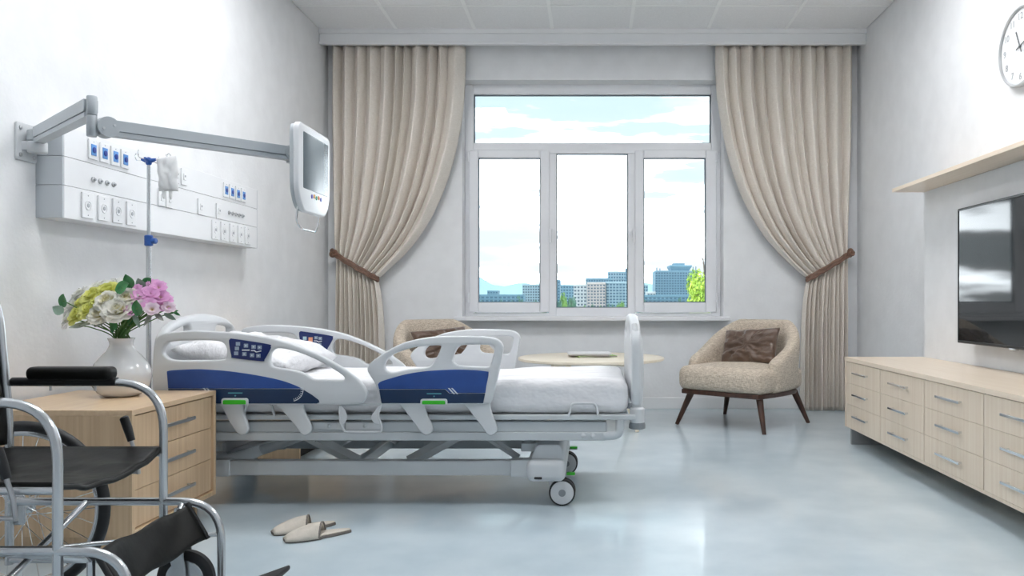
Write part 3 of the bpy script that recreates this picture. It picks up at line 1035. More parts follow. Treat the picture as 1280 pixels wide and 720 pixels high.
for yy in (3.70, 4.42):
    MB().tube([(0.216, yy, .45), (0.222, yy - .006 if yy < 4 else yy + .006, .60), (0.219, yy, .76), (0.205, yy + .04 if yy < 4 else yy - .04, .84)], [.024, .026, .024, .014], 12).build('footboard_post', M_BED, fb)
    m = MB().lathe([(.020, .462), (.026, .459), (.034, .452), (.034, .395), (.034, .388)], (.216, yy, 0), 24)
    pc = m.build('corner_post', M_BED, bed)
    MB().lathe([(.030, .358), (.038, .362), (.038, .380), (.034, .389)], (.216, yy, 0), 24).build('bumper_ring', M_BEDGREY, pc)
    MB().lathe([(.0325, .440), (.0335, .442), (.0335, .446), (.0325, .448)], (.216, yy, 0), 24).build('groove_ring', M_BEDMETAL, pc)


# mattress with fitted sheet
def mdisp(p):
    top = max(0.0, min(1.0, (p.z - 0.54) / 0.03))
    front = max(0.0, min(1.0, (3.70 - p.y) / 0.03))
    d = 0.010 * fbm((p.x * 1.6 + p.y * 2.4), (p.y * 1.2 - p.x * .4), 2.0, 3) * top
    d += 0.006 * math.sin((p.x * 1.0 - p.y * 1.7) * 16 + 2 * fbm(p.x * 2, p.y * 2)) * top * max(0, fbm(p.x * 1.1 + 4, p.y * 1.5, 1.0, 2) + 0.15)
    e = 0.010 * fbm(p.x * 3 + p.z * 4, p.z * 2.0 - p.x * 1.0, 5.0, 3) * front
    return Vector((0, e, d))


mt = MB().rbox((-0.89, 4.05, 0.509), (1.065, 0.395, 0.077), 0.045, (90, 46, 14), mdisp)
mt.build('mattress', M_SHEET, bed, angle=180)

# platform, longitudinal beams and lifting gear
box('mattress_platform', M_BEDMETAL, bed, -1.93, 0.17, 3.70, 4.40, 0.405, 0.433)
for yy, s in ((3.66, 1), (4.44, -1)):
    ya, yb = sorted((yy - 0.02 * s, yy + 0.025 * s))
    box('platform_rail', M_BEDMETAL, bed, -1.94, 0.205, ya, yb, 0.408, 0.430, bevel=0.004)
    ya, yb = sorted((yy - 0.005 * s, yy + 0.045 * s))
    box('frame_beam', M_BEDMETAL, bed, -1.94, 0.075, ya, yb, 0.348, 0.398, bevel=0.005)
    ya, yb = sorted((yy - 0.012 * s, yy + 0.04 * s))
    lb = box('frame_beam', M_BEDMETAL, bed, -1.94, 0.068, ya, yb, 0.312, 0.350, bevel=0.004)
    yo = yy - 0.012 * s
    for px in (729, 741):
        MB().lathe([(.011, 0), (.011, -.006 * s), (.007, -.009 * s)], ((px - 738) * .00365, yo, .335), 16, 'Y').build('bolt', M_BED, lb)
    hk = fillet([(0.135, yy, 0.418), (0.135, yy, 0.335), (0.06, yy, 0.331)], 0.055, 8)
    MB().tube(hk, 0.020, 12).build('end_hook', M_BEDMETAL, bed)
    # beam brackets with bolts
    for (a, b) in ((386, 428), (428, 477)):
        br = box('beam_bracket', M_BED, bed, BX(a), BX(b) - 0.006, yy - 0.012 * s if s > 0 else yy + 0.004, yy - 0.004 if s > 0 else yy + 0.012, 0.362, 0.395, bevel=0.003)
        MB().lathe([(.009, 0), (.009, -.005 * s), (.006, -.007 * s)], (BX((a + b) / 2), yy - 0.012 * s, .38), 14, 'Y').build('bolt', M_BEDMETAL, br)
    # wire loops along the platform
    for px0, px1 in ((304, 342), (711, 748)):
        x0, x1 = (px0 - 738) * .00363, (px1 - 738) * .00363
        lp = fillet([(x0, yy - .022 * s, .425), (x0 + .012, yy - .022 * s, .484), (x1 - .012, yy - .022 * s, .484), (x1, yy - .022 * s, .425)], 0.022, 6)
        MB().tube(lp, 0.0055, 10).build('wire_loop', M_BED, bed)
# hand-grip bracket between the side rails
gl = [(424, 507), (423.5, 516), (425, 530), (429, 538.5), (434, 540.5), (470, 540.5), (476, 538), (475.5, 531), (472, 520), (474, 511), (477, 506)]
yg = 3.612
gr = MB().tube([(BX(a), yg, BZ(b)) for a, b in [(p.x, p.y) for p in catmull([(a, b, 0) for a, b in gl], 4, closed=False)]], 0.0055, 8).build('grip_bracket', M_BED, bed)
plate('wing', M_BED, gr, to2(catmull([(424, 508), (430, 513), (433, 521), (430, 529), (425, 531), (423.5, 520)], 4)), [], yg - .004, .008, bevel=.002)
plate('wing', M_BED, gr, to2(catmull([(475, 508), (468, 514), (463, 522), (467, 529), (475, 531), (472.5, 520)], 4)), [], yg - .004, .008, bevel=.002)
box('strap', M_BEDMETAL, gr, BX(424), BX(477), yg + .004, yg + .014, BZ(507.5), BZ(505))

# base frame
for yy in (3.72, 4.39):
    bb = box('base_beam', M_BEDMETAL, bed, -1.70, -0.36, yy - 0.025, yy + 0.025, 0.143, 0.211, bevel=0.005)
    for (a, b) in ((-0.37, -0.25), (-1.80, -1.665)):
        box('beam_sleeve', M_BEDMETAL, bed, a, b, yy - 0.030, yy + 0.030, 0.139, 0.216, bevel=0.004)
for (xa, xb, sg) in ((-0.295, -0.115, 1), (-1.93, -1.75, -1)):
    lo = MB().rbox(((xa + xb) / 2, 4.055, 0.168), ((xb - xa) / 2, 0.385, 0.052), 0.03, (14, 20, 12))
    hs = lo.build('end_housing', M_BED, bed, angle=180)
    prof = [(xa + .01, .196), (xa + .045, .285), (xb - .03, .287), (xb - .012, .265), (xb - .004, .196)] if sg > 0 else [(xa + .004, .196), (xa + .012, .265), (xa + .03, .287), (xb - .045, .285), (xb - .01, .196)]
    plate('housing_cover', M_BED, bed, [(p.x, p.y) for p in fillet([(a, b, 0) for a, b in prof], .02, 5, closed=True)], [], 3.70, 0.71, bevel=0.008)
    box('cover_lip', M_BEDMETAL, bed, xa - .03 if sg > 0 else xb - .05, xa + .05 if sg > 0 else xb + .03, 3.74, 3.78, .245, .283, bevel=.003)
    ov = MB().rbox((xa + .055 if sg > 0 else xb - .055, 3.671, .136), (.018, .004, .006), .004, 6)
    ov.build('vent_slot', M_DARK, bed)
# casters
for xw in (-0.131, -1.90):
    for yw in (3.735, 4.40):
        c = MB()
        c.lathe([(.017, .105), (.020, .115), (.020, .150)], (xw - .045, yw, 0), 20)
        c.tube([(xw - .045, yw, .14), (xw - .047, yw, .105), (xw - .03, yw, .062), (xw, yw, .0615)], [.02, .02, .016, .012], 12)
        fk = c.build('caster', M_BED, bed)
        wh = MB()
        for yy in (-0.019, 0.019):
            wh.lathe([(.045, -.015), (.056, -.014), (.0615, -.009), (.0615, .009), (.056, .014), (.045, .015)], (xw, yw + yy, .0615), 40, 'Y')
        tyre = wh.build('tyre', M_RUBBER, fk)
        for yy, s in ((-0.019, -1), (0.019, 1)):
            MB().lathe([(.0535, .0145 * s), (.0535, .0165 * s), (.05, .018 * s), (.022, .0195 * s), (.020, .0195 * s)], (xw, yw + yy, .0615), 40, 'Y').build('wheel_disc', M_BED, fk)
            MB().lathe([(.0165, .018 * s), (.0165, .022 * s), (.013, .023 * s)], (xw, yw + yy, .0615), 24, 'Y').build('hub_cap', M_BEDGREY, fk)
        MB().rbox((xw + .040, yw - .010, .146), (.020, .018, .005), .004, 8).build('brake_pedal', M_GREEN, fk)
        MB().rbox((xw + .02, yw + .0, .138), (.04, .012, .006), .005, 8).build('pedal_arm', M_BED, fk)
# scissor links, actuators
for yy in (3.80, 4.31):
    for (x0, z0, x1, z1, r) in ((-1.37, .325, -1.10, .185, .030), (-.60, .33, -.86, .185, .030), (-.53, .33, -.34, .205, .016)):
        p0, p1 = Vector((x0, yy, z0)), Vector((x1, yy, z1))
        l = MB().tube([p0, p1], r, 4, flat=(0.5, 1.0)).build('lift_link', M_BEDMETAL, bed, smooth=False)
        if r > .02:
            for q in (.12, .25):
                pp = p0.lerp(p1, q)
                MB().lathe([(.008, 0), (.008, -.006), (.005, -.009)], (pp.x, yy - .018, pp.z), 12, 'Y').build('bolt', M_BED, l)
m = MB()
m.grid(lambda u, v: (-1.24 + .30 * u, 3.86 + .38 * v, .20 + .11 * (1 - abs(u - .55) ** 1.6 * 2) + .01 * u), 14, 5)
m.build('cover_sheet', M_BED, bed, solid=0.006)
ac = MB().cyl((-1.62, 3.95, .215), (-1.38, 3.95, .30), .026, n=16)
ac.cyl((-1.38, 3.95, .30), (-1.15, 3.95, .36), .014, n=12)
ac.build('actuator', M_BED, bed)
ac = MB().cyl((-.85, 4.12, .215), (-.62, 4.12, .29), .026, n=16).cyl((-.62, 4.12, .29), (-.45, 4.12, .34), .014, n=12)
ac.build('actuator', M_BED, bed)
box('cross_member', M_BEDMETAL, bed, -1.30, -1.24, 3.70, 4.40, .318, .36, bevel=.004)
box('cross_member', M_BEDMETAL, bed, -.60, -.54, 3.70, 4.40, .318, .36, bevel=.004)
box('cross_member', M_BEDMETAL, bed, -1.12, -1.08, 3.74, 4.37, .15, .20, bevel=.004)
box('cross_member', M_BEDMETAL, bed, -.86, -.82, 3.74, 4.37, .15, .20, bevel=.004)
sp = MB()
sp.grid(lambda u, v: (-1.74 + .36 * u, 3.83 + .46 * v, .22 + .10 * u), 4, 4)
sp.build('head_linkage_plate', M_BEDMETAL, bed, solid=0.012)


# ------------------------------------------------------------------ pillows
def pillow_mesh(w_, h_, t_, seed, wr=0.02, n=44, crease=1.0):
    """lies in local XY, thickness along Z"""
    m = MB()
    for s in (-1, 1):
        def fn(u, v, s=s):
            a, b = u * 2 - 1, v * 2 - 1
            ex = (1 - abs(a) ** 2.6) * (1 - abs(b) ** 2.6)
            th = t_ / 2 * max(ex, 0) ** 0.36
            pin = 1 - 0.07 * (1 - b * b)
            pin2 = 1 - 0.07 * (1 - a * a)
            nzv = wr * fbm(a * 2.2 + seed, b * 2.2, s * 1.7, 4) * max(ex, 0) ** 0.3
            ang = math.atan2(b, a)
            nzv += crease * wr * 0.55 * math.sin(ang * 9 + 3 * fbm(a * 1.5 + seed, b * 1.5)) * max(ex, 0) ** 0.6 * min(1, math.hypot(a, b) * 1.2)
            return Vector((a * w_ / 2 * pin, b * h_ / 2 * pin2, s * (th + nzv * (1 if ex > 0 else 0))))
        m.grid(fn, n, n)
    return m


pm_ = pillow_mesh(0.54, 0.74, 0.165, 5, 0.020)
po = pm_.build('bed_pillow', M_PILLOW, None, angle=180, local=True)
po.location = (-1.665, 4.05, 0.682)
po.rotation_euler = (0, radians(9), 0)
tag(po, 'plump white pillow lying at the head of the hospital bed', 'pillow')


# ================================================================== NIGHTSTANDS
def nightstand(label, y0, y1):
    x0, x1, z0, z1, t = XL + 0.022, -1.673, 0.086, 0.55, 0.020
    n = thing('nightstand', label, 'nightstand', ((x0 + x1) / 2, (y0 + y1) / 2, 0), 'oak nightstands')
    box('top_panel', M_OAK_TOP, n, x0, x1, y0, y1, z1 - t, z1, bevel=0.0015)
    box('side_panel', M_OAK, n, x0, x1, y0, y0 + t, z0, z1 - t, bevel=0.0015)
    box('side_panel', M_OAK, n, x0, x1, y1 - t, y1, z0, z1 - t, bevel=0.0015)
    box('bottom_panel', M_OAK, n, x0, x1, y0 + t, y1 - t, z0, z0 + t, bevel=0.0015)
    box('back_panel', M_OAK, n, x0, x0 + 0.012, y0 + t, y1 - t, z0 + t, z1 - t)
    a, b = y0 + t + 0.004, y1 - t - 0.004
    h = (z1 - z0 - 2 * t - 0.008) / 3
    for k in range(3):
        za = z0 + t + 0.004 + k * h
        d = box('drawer', M_OAK, n, x0 + 0.03, x1 - 0.010, a, b, za + 0.0012, za + h - 0.0012, bevel=0.001)
        zc = za + h * 0.52
        yc = (a + b) / 2
        hd = MB().box(x1 + 0.008, x1 + 0.016, yc - 0.115, yc + 0.115, zc - 0.007, zc + 0.007)
        for s in (-1, 1):
            hd.box(x1 - 0.011, x1 + 0.009, yc + s * 0.095 - 0.005, yc + s * 0.095 + 0.005, zc - 0.005, zc + 0.005)
        hd.build('handle', M_STEEL, d, bevel=0.0015)
    box('plinth_side', M_OAK, n, x0 + 0.02, x1 - 0.07, y0 + 0.03, y0 + 0.05, 0, z0)
    box('plinth_side', M_OAK, n, x0 + 0.02, x1 - 0.07, y1 - 0.05, y1 - 0.03, 0, z0)
    box('plinth_board', M_DARK, n, x1 - 0.11, x1 - 0.095, y0 + 0.05, y1 - 0.05, 0, z0)
    return n


nightstand('light oak nightstand carrying the flower vase', 2.92, 3.575)
nightstand('light oak nightstand on the window side of the bed', 4.76, 5.415)

# ------------------------------------------------------------------ vase and flowers
VC = Vector((-1.97, 3.36, 0.55))
vp = [(.0, .004), (.055, 0), (.068, .003), (.088, .018), (.106, .045), (.1155, .08), (.113, .105), (.099, .14), (.077, .168), (.057, .190), (.047, .207), (.044, .218), (.046, .231), (.052, .244),
      (.049, .244), (.043, .231), (.041, .218), (.043, .207), (.052, .19), (.07, .168), (.09, .14), (.10, .105), (.09, .06), (.05, .03), (.0, .03)]
vz = MB()
vz.lathe([(max(r, 0.0005), h) for r, h in vp], VC, 56)
v_o = vz.build('vase', M_CERAMIC, None, angle=60, loc=VC)
tag(v_o, 'white glossy ceramic vase full of flowers on the oak nightstand', 'vase')

M_STEM = mat('flower_stem', (0.07, 0.19, 0.035), 0.55, var=0.2, vscale=30)
M_EUC = mat('eucalyptus_leaf', (0.07, 0.30, 0.10), 0.4, var=0.3, vscale=20, color2=(0.03, 0.17, 0.05))
M_EUCPALE = mat('pale_leaf', (0.34, 0.50, 0.40), 0.5, var=0.2, vscale=20)
M_SILVER = mat('silver_leaf', (0.42, 0.47, 0.40), 0.6, var=0.2, vscale=20)


def petal_mat(name, tip, base, r0=0.2, r1=0.8):
    m = bpy.data.materials.new(name)
    m.use_nodes = True
    t = m.node_tree
    b = t.nodes['Principled BSDF']
    b.inputs['Roughness'].default_value = 0.6
    b.inputs['Specular IOR Level'].default_value = 0.2
    b.inputs['Subsurface Weight'].default_value = 0.35
    b.inputs['Subsurface Radius'].default_value = (0.02, 0.02, 0.015)
    b.inputs['Subsurface Scale'].default_value = 1.0
    tc_ = t.nodes.new('ShaderNodeTexCoord')
    vl = t.nodes.new('ShaderNodeVectorMath')
    vl.operation = 'LENGTH'
    nzx = t.nodes.new('ShaderNodeTexNoise')
    nzx.inputs['Scale'].default_value = 60
    ad = t.nodes.new('ShaderNodeMath')
    ad.operation = 'MULTIPLY_ADD'
    ad.inputs[1].default_value = 0.012
    mr = t.nodes.new('ShaderNodeMapRange')
    mr.inputs['From Min'].default_value = r0
    mr.inputs['From Max'].default_value = r1
    mx = t.nodes.new('ShaderNodeMix')
    mx.data_type = 'RGBA'
    mx.inputs['A'].default_value = tuple(base) + (1,)
    mx.inputs['B'].default_value = tuple(tip) + (1,)
    t.links.new(tc_.outputs['Object'], vl.inputs[0])
    t.links.new(tc_.outputs['Object'], nzx.inputs['Vector'])
    t.links.new(nzx.outputs['Fac'], ad.inputs[0])
    t.links.new(vl.outputs['Value'], ad.inputs[2])
    t.links.new(ad.outputs[0], mr.inputs['Value'])
    t.links.new(mr.outputs['Result'], mx.inputs['Factor'])
    t.links.new(mx.outputs['Result'], b.inputs['Base Color'])
    b.inputs['Subsurface Weight'].default_value = 0
    tl = t.nodes.new('ShaderNodeBsdfTranslucent')
    ms = t.nodes.new('ShaderNodeMixShader')
    ms.inputs[0].default_value = 0.35
    out = t.nodes['Material Output']
    t.links.new(mx.outputs['Result'], tl.inputs['Color'])
    t.links.new(b.outputs['BSDF'], ms.inputs[1])
    t.links.new(tl.outputs['BSDF'], ms.inputs[2])
    t.links.new(ms.outputs[0], out.inputs['Surface'])
    return m


P_WHITE = petal_mat('petal_cream', (0.92, 0.91, 0.85), (0.80, 0.72, 0.24), 0.012, 0.042)
P_GREEN = petal_mat('petal_lime', (0.86, 0.87, 0.36), (0.74, 0.76, 0.12), 0.012, 0.05)
P_SNOW = petal_mat('petal_white', (0.93, 0.93, 0.91), (0.84, 0.85, 0.66), 0.010, 0.04)
P_PINK = petal_mat('petal_pink', (0.86, 0.50, 0.78), (0.80, 0.64, 0.46), 0.006, 0.02)
P_PALEPINK = petal_mat('petal_pale_pink', (0.86, 0.74, 0.82), (0.78, 0.56, 0.18), 0.006, 0.022)


def petal(m, rot, tilt, r_in, length, width, curl, cup=0.35):
    R = Matrix.Rotation(rot, 3, 'Z')

    def fn(u, v):
        a = (u * 2 - 1)
        w_ = width * (0.35 + 0.65 * math.sin(min(1, v * 1.15) * pi * 0.62)) * (1 if v < 0.85 else 1 - 2.2 * (v - 0.85))
        th = tilt + curl * v * v
        s = length * v
        # integrate along a bent profile
        x = r_in + s * math.sin(tilt + curl * v * 0.5)
        z = s * math.cos(tilt + curl * v * 0.5)
        dz = -cup * w_ * a * a
        n_ = Vector((-math.cos(th), 0, math.sin(th)))
        p = Vector((x, w_ * a, z)) + n_ * (-dz)
        return R @ p
    m.grid(fn, 5, 5)


def rose_mesh(r, seed):
    rnd = random.Random(seed)
    m = MB()
    rings = [(3, 0.05, .08, .55, .5, -.2), (4, 0.25, .12, .62, .5, -.1), (5, 0.5, .16, .70, .55, .1), (6, 0.85, .2, .80, .58, .5), (7, 1.15, .24, .92, .62, .7)]
    for k, (n_, tilt, ri, ln, wd, cl) in enumerate(rings):
        o = rnd.uniform(0, 6)
        for i in range(n_):
            petal(m, o + 2 * pi * i / n_ + rnd.uniform(-.15, .15), tilt + rnd.uniform(-.1, .1), ri * r, ln * r * rnd.uniform(.9, 1.08), wd * r, cl)
    return m


def floret_mesh(r, seed):
    rnd = random.Random(seed)
    m = MB()
    for i in range(5):
        petal(m, 2 * pi * i / 5 + rnd.uniform(-.1, .1), 0.8, 0.06 * r, r, .48 * r, .7, 0.2)
    for i in range(5):
        petal(m, 2 * pi * (i + .5) / 5, 0.5, 0.04 * r, .8 * r, .4 * r, .6, 0.2)
    return m


def orient(d):
    return Vector((0, 0, 1)).rotation_difference(d.normalized()).to_matrix().to_4x4()


NECK = VC + Vector((0, 0, 0.225))
def flower(name, label, px, py, dy, r, pm, kind, seed, group):
    Y = 3.36 + dy
    c = Vector(((px - 738) * Y / 1000, Y, 0.95 - (py - 376) * Y / 1000))
    d = (c - (NECK + Vector((0, 0, -0.03)))).normalized()
    d2 = (d + Vector((0.0, -0.95, 0.25))).normalized()
    t = thing(name, label, 'flower', NECK, group)
    m = rose_mesh(r, seed) if kind == 'rose' else floret_mesh(r, seed)
    R = orient(d2).to_3x3()
    bo = m.build('blossom', pm, t, angle=180, weld=False, local=True)
    bo.location = c - R @ Vector((0, 0, r * .4)) - NECK
    bo.rotation_euler = R.to_euler()
    base = c - d2 * r * .4
    rnd = random.Random(seed + 99)
    foot = NECK + Vector((rnd.uniform(-.012, .012), rnd.uniform(-.012, .012), -.09))
    mouth = NECK + Vector((rnd.uniform(-.024, .024), rnd.uniform(-.024, .024), 0.02))
    st = catmull([foot, mouth, mouth.lerp(base, .55) + Vector((0, 0, .012)), base], 6, closed=False)
    MB().tube(st, 0.0028, 6).build('stem', M_STEM, t)
    sep_ = MB()
    for i in range(4):
        petal(sep_, i * pi / 2, 1.2, .002, r * .45, r * .12, .5)
    so = sep_.build('sepals', M_STEM, t, angle=180, weld=False, local=True)
    so.location = base - NECK
    so.rotation_euler = R.to_euler()
    return t


GF = 'flowers in the white vase'
for n_, (px, py, dy, r) in enumerate([(95.5, 391, -.03, .046), (111, 384, -.06, .048), (102, 376, .01, .044), (115, 367, -.01, .050), (133, 360.5, 0, .046), (124, 373, -.05, .040), (147, 359, .05, .04)]):
    flower('lime_rose', 'lime green rose in the white vase', px, py, dy, r, P_GREEN, 'rose', n_, 'lime roses in the vase')
CREAM = ['cream rose under the lime roses, over the silver leaves', 'small cream rose between the lime roses and the biggest cream rose', 'biggest cream rose, in the front middle of the bouquet', 'cream rose touching the pink blossoms below the top leaves']
for n_, (px, py, dy, r) in enumerate([(124, 390, -.09, .046), (132, 374, -.09, .046), (146.5, 385, -.12, .056), (157.5, 371.5, -.08, .050)]):
    flower('cream_rose', CREAM[n_], px, py, dy, r, P_WHITE, 'rose', 20 + n_, 'cream roses in the vase')
for n_, (px, py, dy, r) in enumerate([(89, 380, .04, .048), (84, 396, .0, .042), (97, 366, .08, .04), (140, 354, .07, .044), (120, 357, .07, .04)]):
    flower('white_rose', 'pure white rose at the rim of the bouquet', px, py, dy, r, P_SNOW, 'rose', 40 + n_, 'white roses in the vase')
for n_, (px, py, dy, r) in enumerate([(168, 362, -.02, .036), (164, 372, -.06, .03), (176, 369, -.06, .038), (187, 366, -.04, .040), (198, 358, .0, .036), (192, 354, .03, .03), (201, 370, -.02, .036), (203, 381, -.02, .036), (187, 380, -.08, .032), (165.5, 386, -.10, .034), (178, 359, .02, .034), (208, 374, .03, .03)]):
    flower('pink_flower', 'small pink blossom in the pink half of the bouquet', px, py, dy, r, P_PINK, 'floret', 60 + n_, 'pink blossoms in the vase')
for n_, (px, py, dy, r) in enumerate([(190, 386, -.10, .032), (178, 381, -.09, .03), (211, 384, -.02, .03)]):
    flower('pale_pink_flower', 'pale pink blossom with a yellow heart below the pink ones', px, py, dy, r, P_PALEPINK, 'floret', 80 + n_, 'pale pink blossoms in the vase')


def leaf_mesh(length, width, bend=0.15):
    m = MB()
    m.grid(lambda u, v: ((u * 2 - 1) * width * math.sin(pi * min(1, max(0.0, v)) ** .8) ** .8 + 1e-6 * u, v * length, bend * length * (v * v) - .15 * width * (1 - (u * 2 - 1) ** 2)), 5, 8)
    return m


def sprig(label, leaves, pm, group=None, round_=True):
    t = thing('leaf_sprig', label, 'leaves', NECK, group)
    for i, (px, py, dy, r, ang) in enumerate(leaves):
        Y = 3.36 + dy
        c = Vector(((px - 738) * Y / 1000, Y, 0.95 - (py - 376) * Y / 1000))
        d = Vector((math.cos(radians(ang)), random.uniform(-.25, .15), math.sin(radians(ang)))).normalized()
        r = r * (1.3 if round_ else 1.1)
        l = r * (2 if round_ else 2.6)
        o = leaf_mesh(l, r * (.85 if round_ else .42)).build('leaf', pm[i % len(pm)], t, angle=180, weld=False, local=True)
        zax = Vector((random.uniform(-.3, .3), -1, .35)).normalized()
        xax = d.cross(zax).normalized()
        zax = xax.cross(d)
        R = Matrix((xax, d, zax)).transposed()
        o.rotation_euler = R.to_euler()
        o.location = c - d * l / 2 - NECK
    c0 = Vector(((leaves[0][0] - 738) * (3.36 + leaves[0][2]) / 1000, 3.36 + leaves[0][2], 0.95 - (leaves[0][1] - 376) * (3.36 + leaves[0][2]) / 1000))
    mouth = NECK + Vector((random.uniform(-.026, .026), random.uniform(-.024, .024), 0.02))
    st = catmull([NECK + Vector((random.uniform(-.01, .01), 0, -.085)), mouth, mouth.lerp(c0, .6) + Vector((0, 0, .01)), c0], 6, closed=False)
    MB().tube(st, 0.0022, 6).build('stem', M_STEM, t)
    return t


sprig('eucalyptus sprig with round leaves sticking out beyond the white roses', [(79, 376, -.02, .024, 70), (73, 387.5, -.02, .019, 150)], [M_EUC, M_EUCPALE])
sprig('eucalyptus sprig with round leaves on top between lime and pink flowers', [(153, 359, -.08, .027, 20), (161, 352, -.04, .025, 100)], [M_EUC])
sprig('eucalyptus sprig with pale leaves above the pink flowers', [(176, 355, .02, .021, 100), (184, 353, .03, .021, 40), (199, 362, .05, .02, 60)], [M_EUCPALE, M_EUC])
sprig('round green leaf in front of the pink flowers', [(172, 385, -.15, .026, 80)], [M_EUC])
sprig('silver leaf sprig drooping under the lime roses', [(99, 407, -.05, .026, 200), (112, 403, -.06, .026, 205), (126, 405, -.08, .020, 215)], [M_SILVER], None, False)
sprig('silver leaf sprig drooping under the pink flowers', [(186, 398, -.06, .026, 250), (171, 401, -.08, .024, 300), (199, 396, -.03, .022, 320), (213, 396, 0, .022, 330)], [M_SILVER, M_EUCPALE], None, False)
sprig('green leaf sprig pointing at the bed head', [(217, 390, .02, .017, 10), (221, 392, .02, .013, 330)], [M_EUC], None, False)
sprig('dark green leaves around the stems at the vase mouth', [(157, 396, -.05, .03, 30), (143, 405, -.04, .02, 100), (164, 398, -.02, .024, 70), (140, 409, -.03, .018, 90)], [M_EUC], None, False)

# ================================================================== INFUSION STAND
IX, IY = -2.098, 3.80
iv = thing('infusion_stand', 'slim silver infusion pole with blue hook head and clamp behind the vase', 'infusion stand', (IX, IY, 0))
MB().cyl((IX, IY, .07), (IX, IY, 1.235), .0115, n=16).build('lower_tube', M_TUBE, iv)
MB().cyl((IX, IY, 1.2), (IX, IY, 1.612), .0082, n=16).build('upper_tube', M_TUBE, iv)
cl = MB().lathe([(.014, 1.210), (.019, 1.214), (.019, 1.258), (.014, 1.262)], (IX, IY, 0), 20)
clo = cl.build('clamp', M_IVBLUE, iv)
MB().lathe([(.010, .012), (.014, .016), (.014, .034), (.010, .038)], (IX, IY, 1.234), 14, 'X').build('clamp_knob', M_IVBLUE, clo)
hd = MB().lathe([(.006, 1.592), (.013, 1.600), (.015, 1.615), (.012, 1.628), (.004, 1.632)], (IX, IY, 0), 20)
for a in (0, 90, 180, 270):
    d = Vector((cos(radians(a)), sin(radians(a)), 0))
    hd.tube([Vector((IX, IY, 1.615)), Vector((IX, IY, 1.617)) + d * .018, Vector((IX, IY, 1.622)) + d * .034], [.011, .010, .006], 10)
ho = hd.build('hook_head', M_IVBLUE, iv)
for a in (0, 90, 180, 270):
    d = Vector((cos(radians(a)), sin(radians(a)), 0))
    c0 = Vector((IX, IY, 1.62))
    d = d * (.7 if a == 180 else 1)
    MB().tube(catmull([c0 + d * .03, c0 + d * .06 + Vector((0, 0, -.004)), c0 + d * .085, c0 + d * .092 + Vector((0, 0, .02)), c0 + d * .086 + Vector((0, 0, .03))], 5, closed=False), .0022, 6).build('hook', M_CHROME, iv)
MB().lathe([(.03, .055), (.032, .065), (.032, .085), (.018, .10)], (IX, IY, 0), 20).build('base_hub', M_TUBE, iv)
for a in (45, 135, 225, 315):
    d = Vector((cos(radians(a)), sin(radians(a)), 0))
    c0 = Vector((IX, IY, 0))
    MB().tube([c0 + d * .02 + Vector((0, 0, .075)), c0 + d * .19 + Vector((0, 0, .056))], [.012, .009], 10).build('leg', M_TUBE, iv)
    MB().lathe([(.015, -.008), (.022, -.006), (.022, .006), (.015, .008)], c0 + d * .19 + Vector((0, 0, .022)), 20, 'Y').build('caster', M_RUBBER, iv)
    MB().cyl(c0 + d * .19 + Vector((0, 0, .022)), c0 + d * .19 + Vector((0, 0, .06)), .005, n=8).build('caster_stem', M_TUBE, iv)

bagc = Vector((-2.008, IY, 1.553))
ivb = thing('infusion_bag', 'crumpled translucent infusion bag hanging from the pole hook', 'infusion bag', bagc)
bm_ = MB()
for s in (-1, 1):
    def fnb(u, v, s=s):
        a, b = u * 2 - 1, v * 2 - 1
        ex = max(0, (1 - abs(a) ** 3) * (1 - abs(b) ** 3))
        w_ = .046 + .003 * sin(b * 4) + .002 * sin(b * 9 + 1)
        return Vector((bagc.x + a * w_ - .004 * b, bagc.y + s * (.024 * ex ** .45 + .010 * fbm(a * 1.4 + 3, b * 1.4, s, 2) * ex ** .4), bagc.z + b * .082 + .006 * a * (1 if b > .9 else 0)))
    bm_.grid(fnb, 22, 28)
bm_.build('pouch', M_BAG, ivb, angle=180)
for dx in (-.018, .014):
    MB().tube([bagc + Vector((dx, 0, -.072)), bagc + Vector((dx, 0, -.10)), bagc + Vector((dx + .002, 0, -.118))], [.009, .008, .005], 10).build('port', M_BAG, ivb)
MB().tube(catmull([bagc + Vector((.006, 0, .074)), bagc + Vector((-.006, 0, .088)), bagc + Vector((.004, 0, .096)), bagc + Vector((.014, 0, .088))], 5), .003, 6, closed=True).build('hanging_eye', M_BAG, ivb)

# ================================================================== BED-HEAD CONSOLE
con = thing('bedhead_console', 'long white wall console of medical sockets above the bed', 'wall console', (XL, 4.3, 1.296))
CX = -2.197
for (z0, z1) in ((1.296, 1.4325), (1.4340, 1.5535), (1.5550, 1.680)):
    ch = box('channel', M_CONSOLE, con, XL, CX, 3.340, 5.27, z0, z1, bevel=0.0015)
    box('end_cap', M_CONSOLESIDE, ch, XL, CX - 0.001, 3.33, 3.340, z0, z1, bevel=0.002)
    box('end_cap', M_CONSOLESIDE, ch, XL, CX - 0.001, 5.27, 5.28, z0, z1, bevel=0.002)


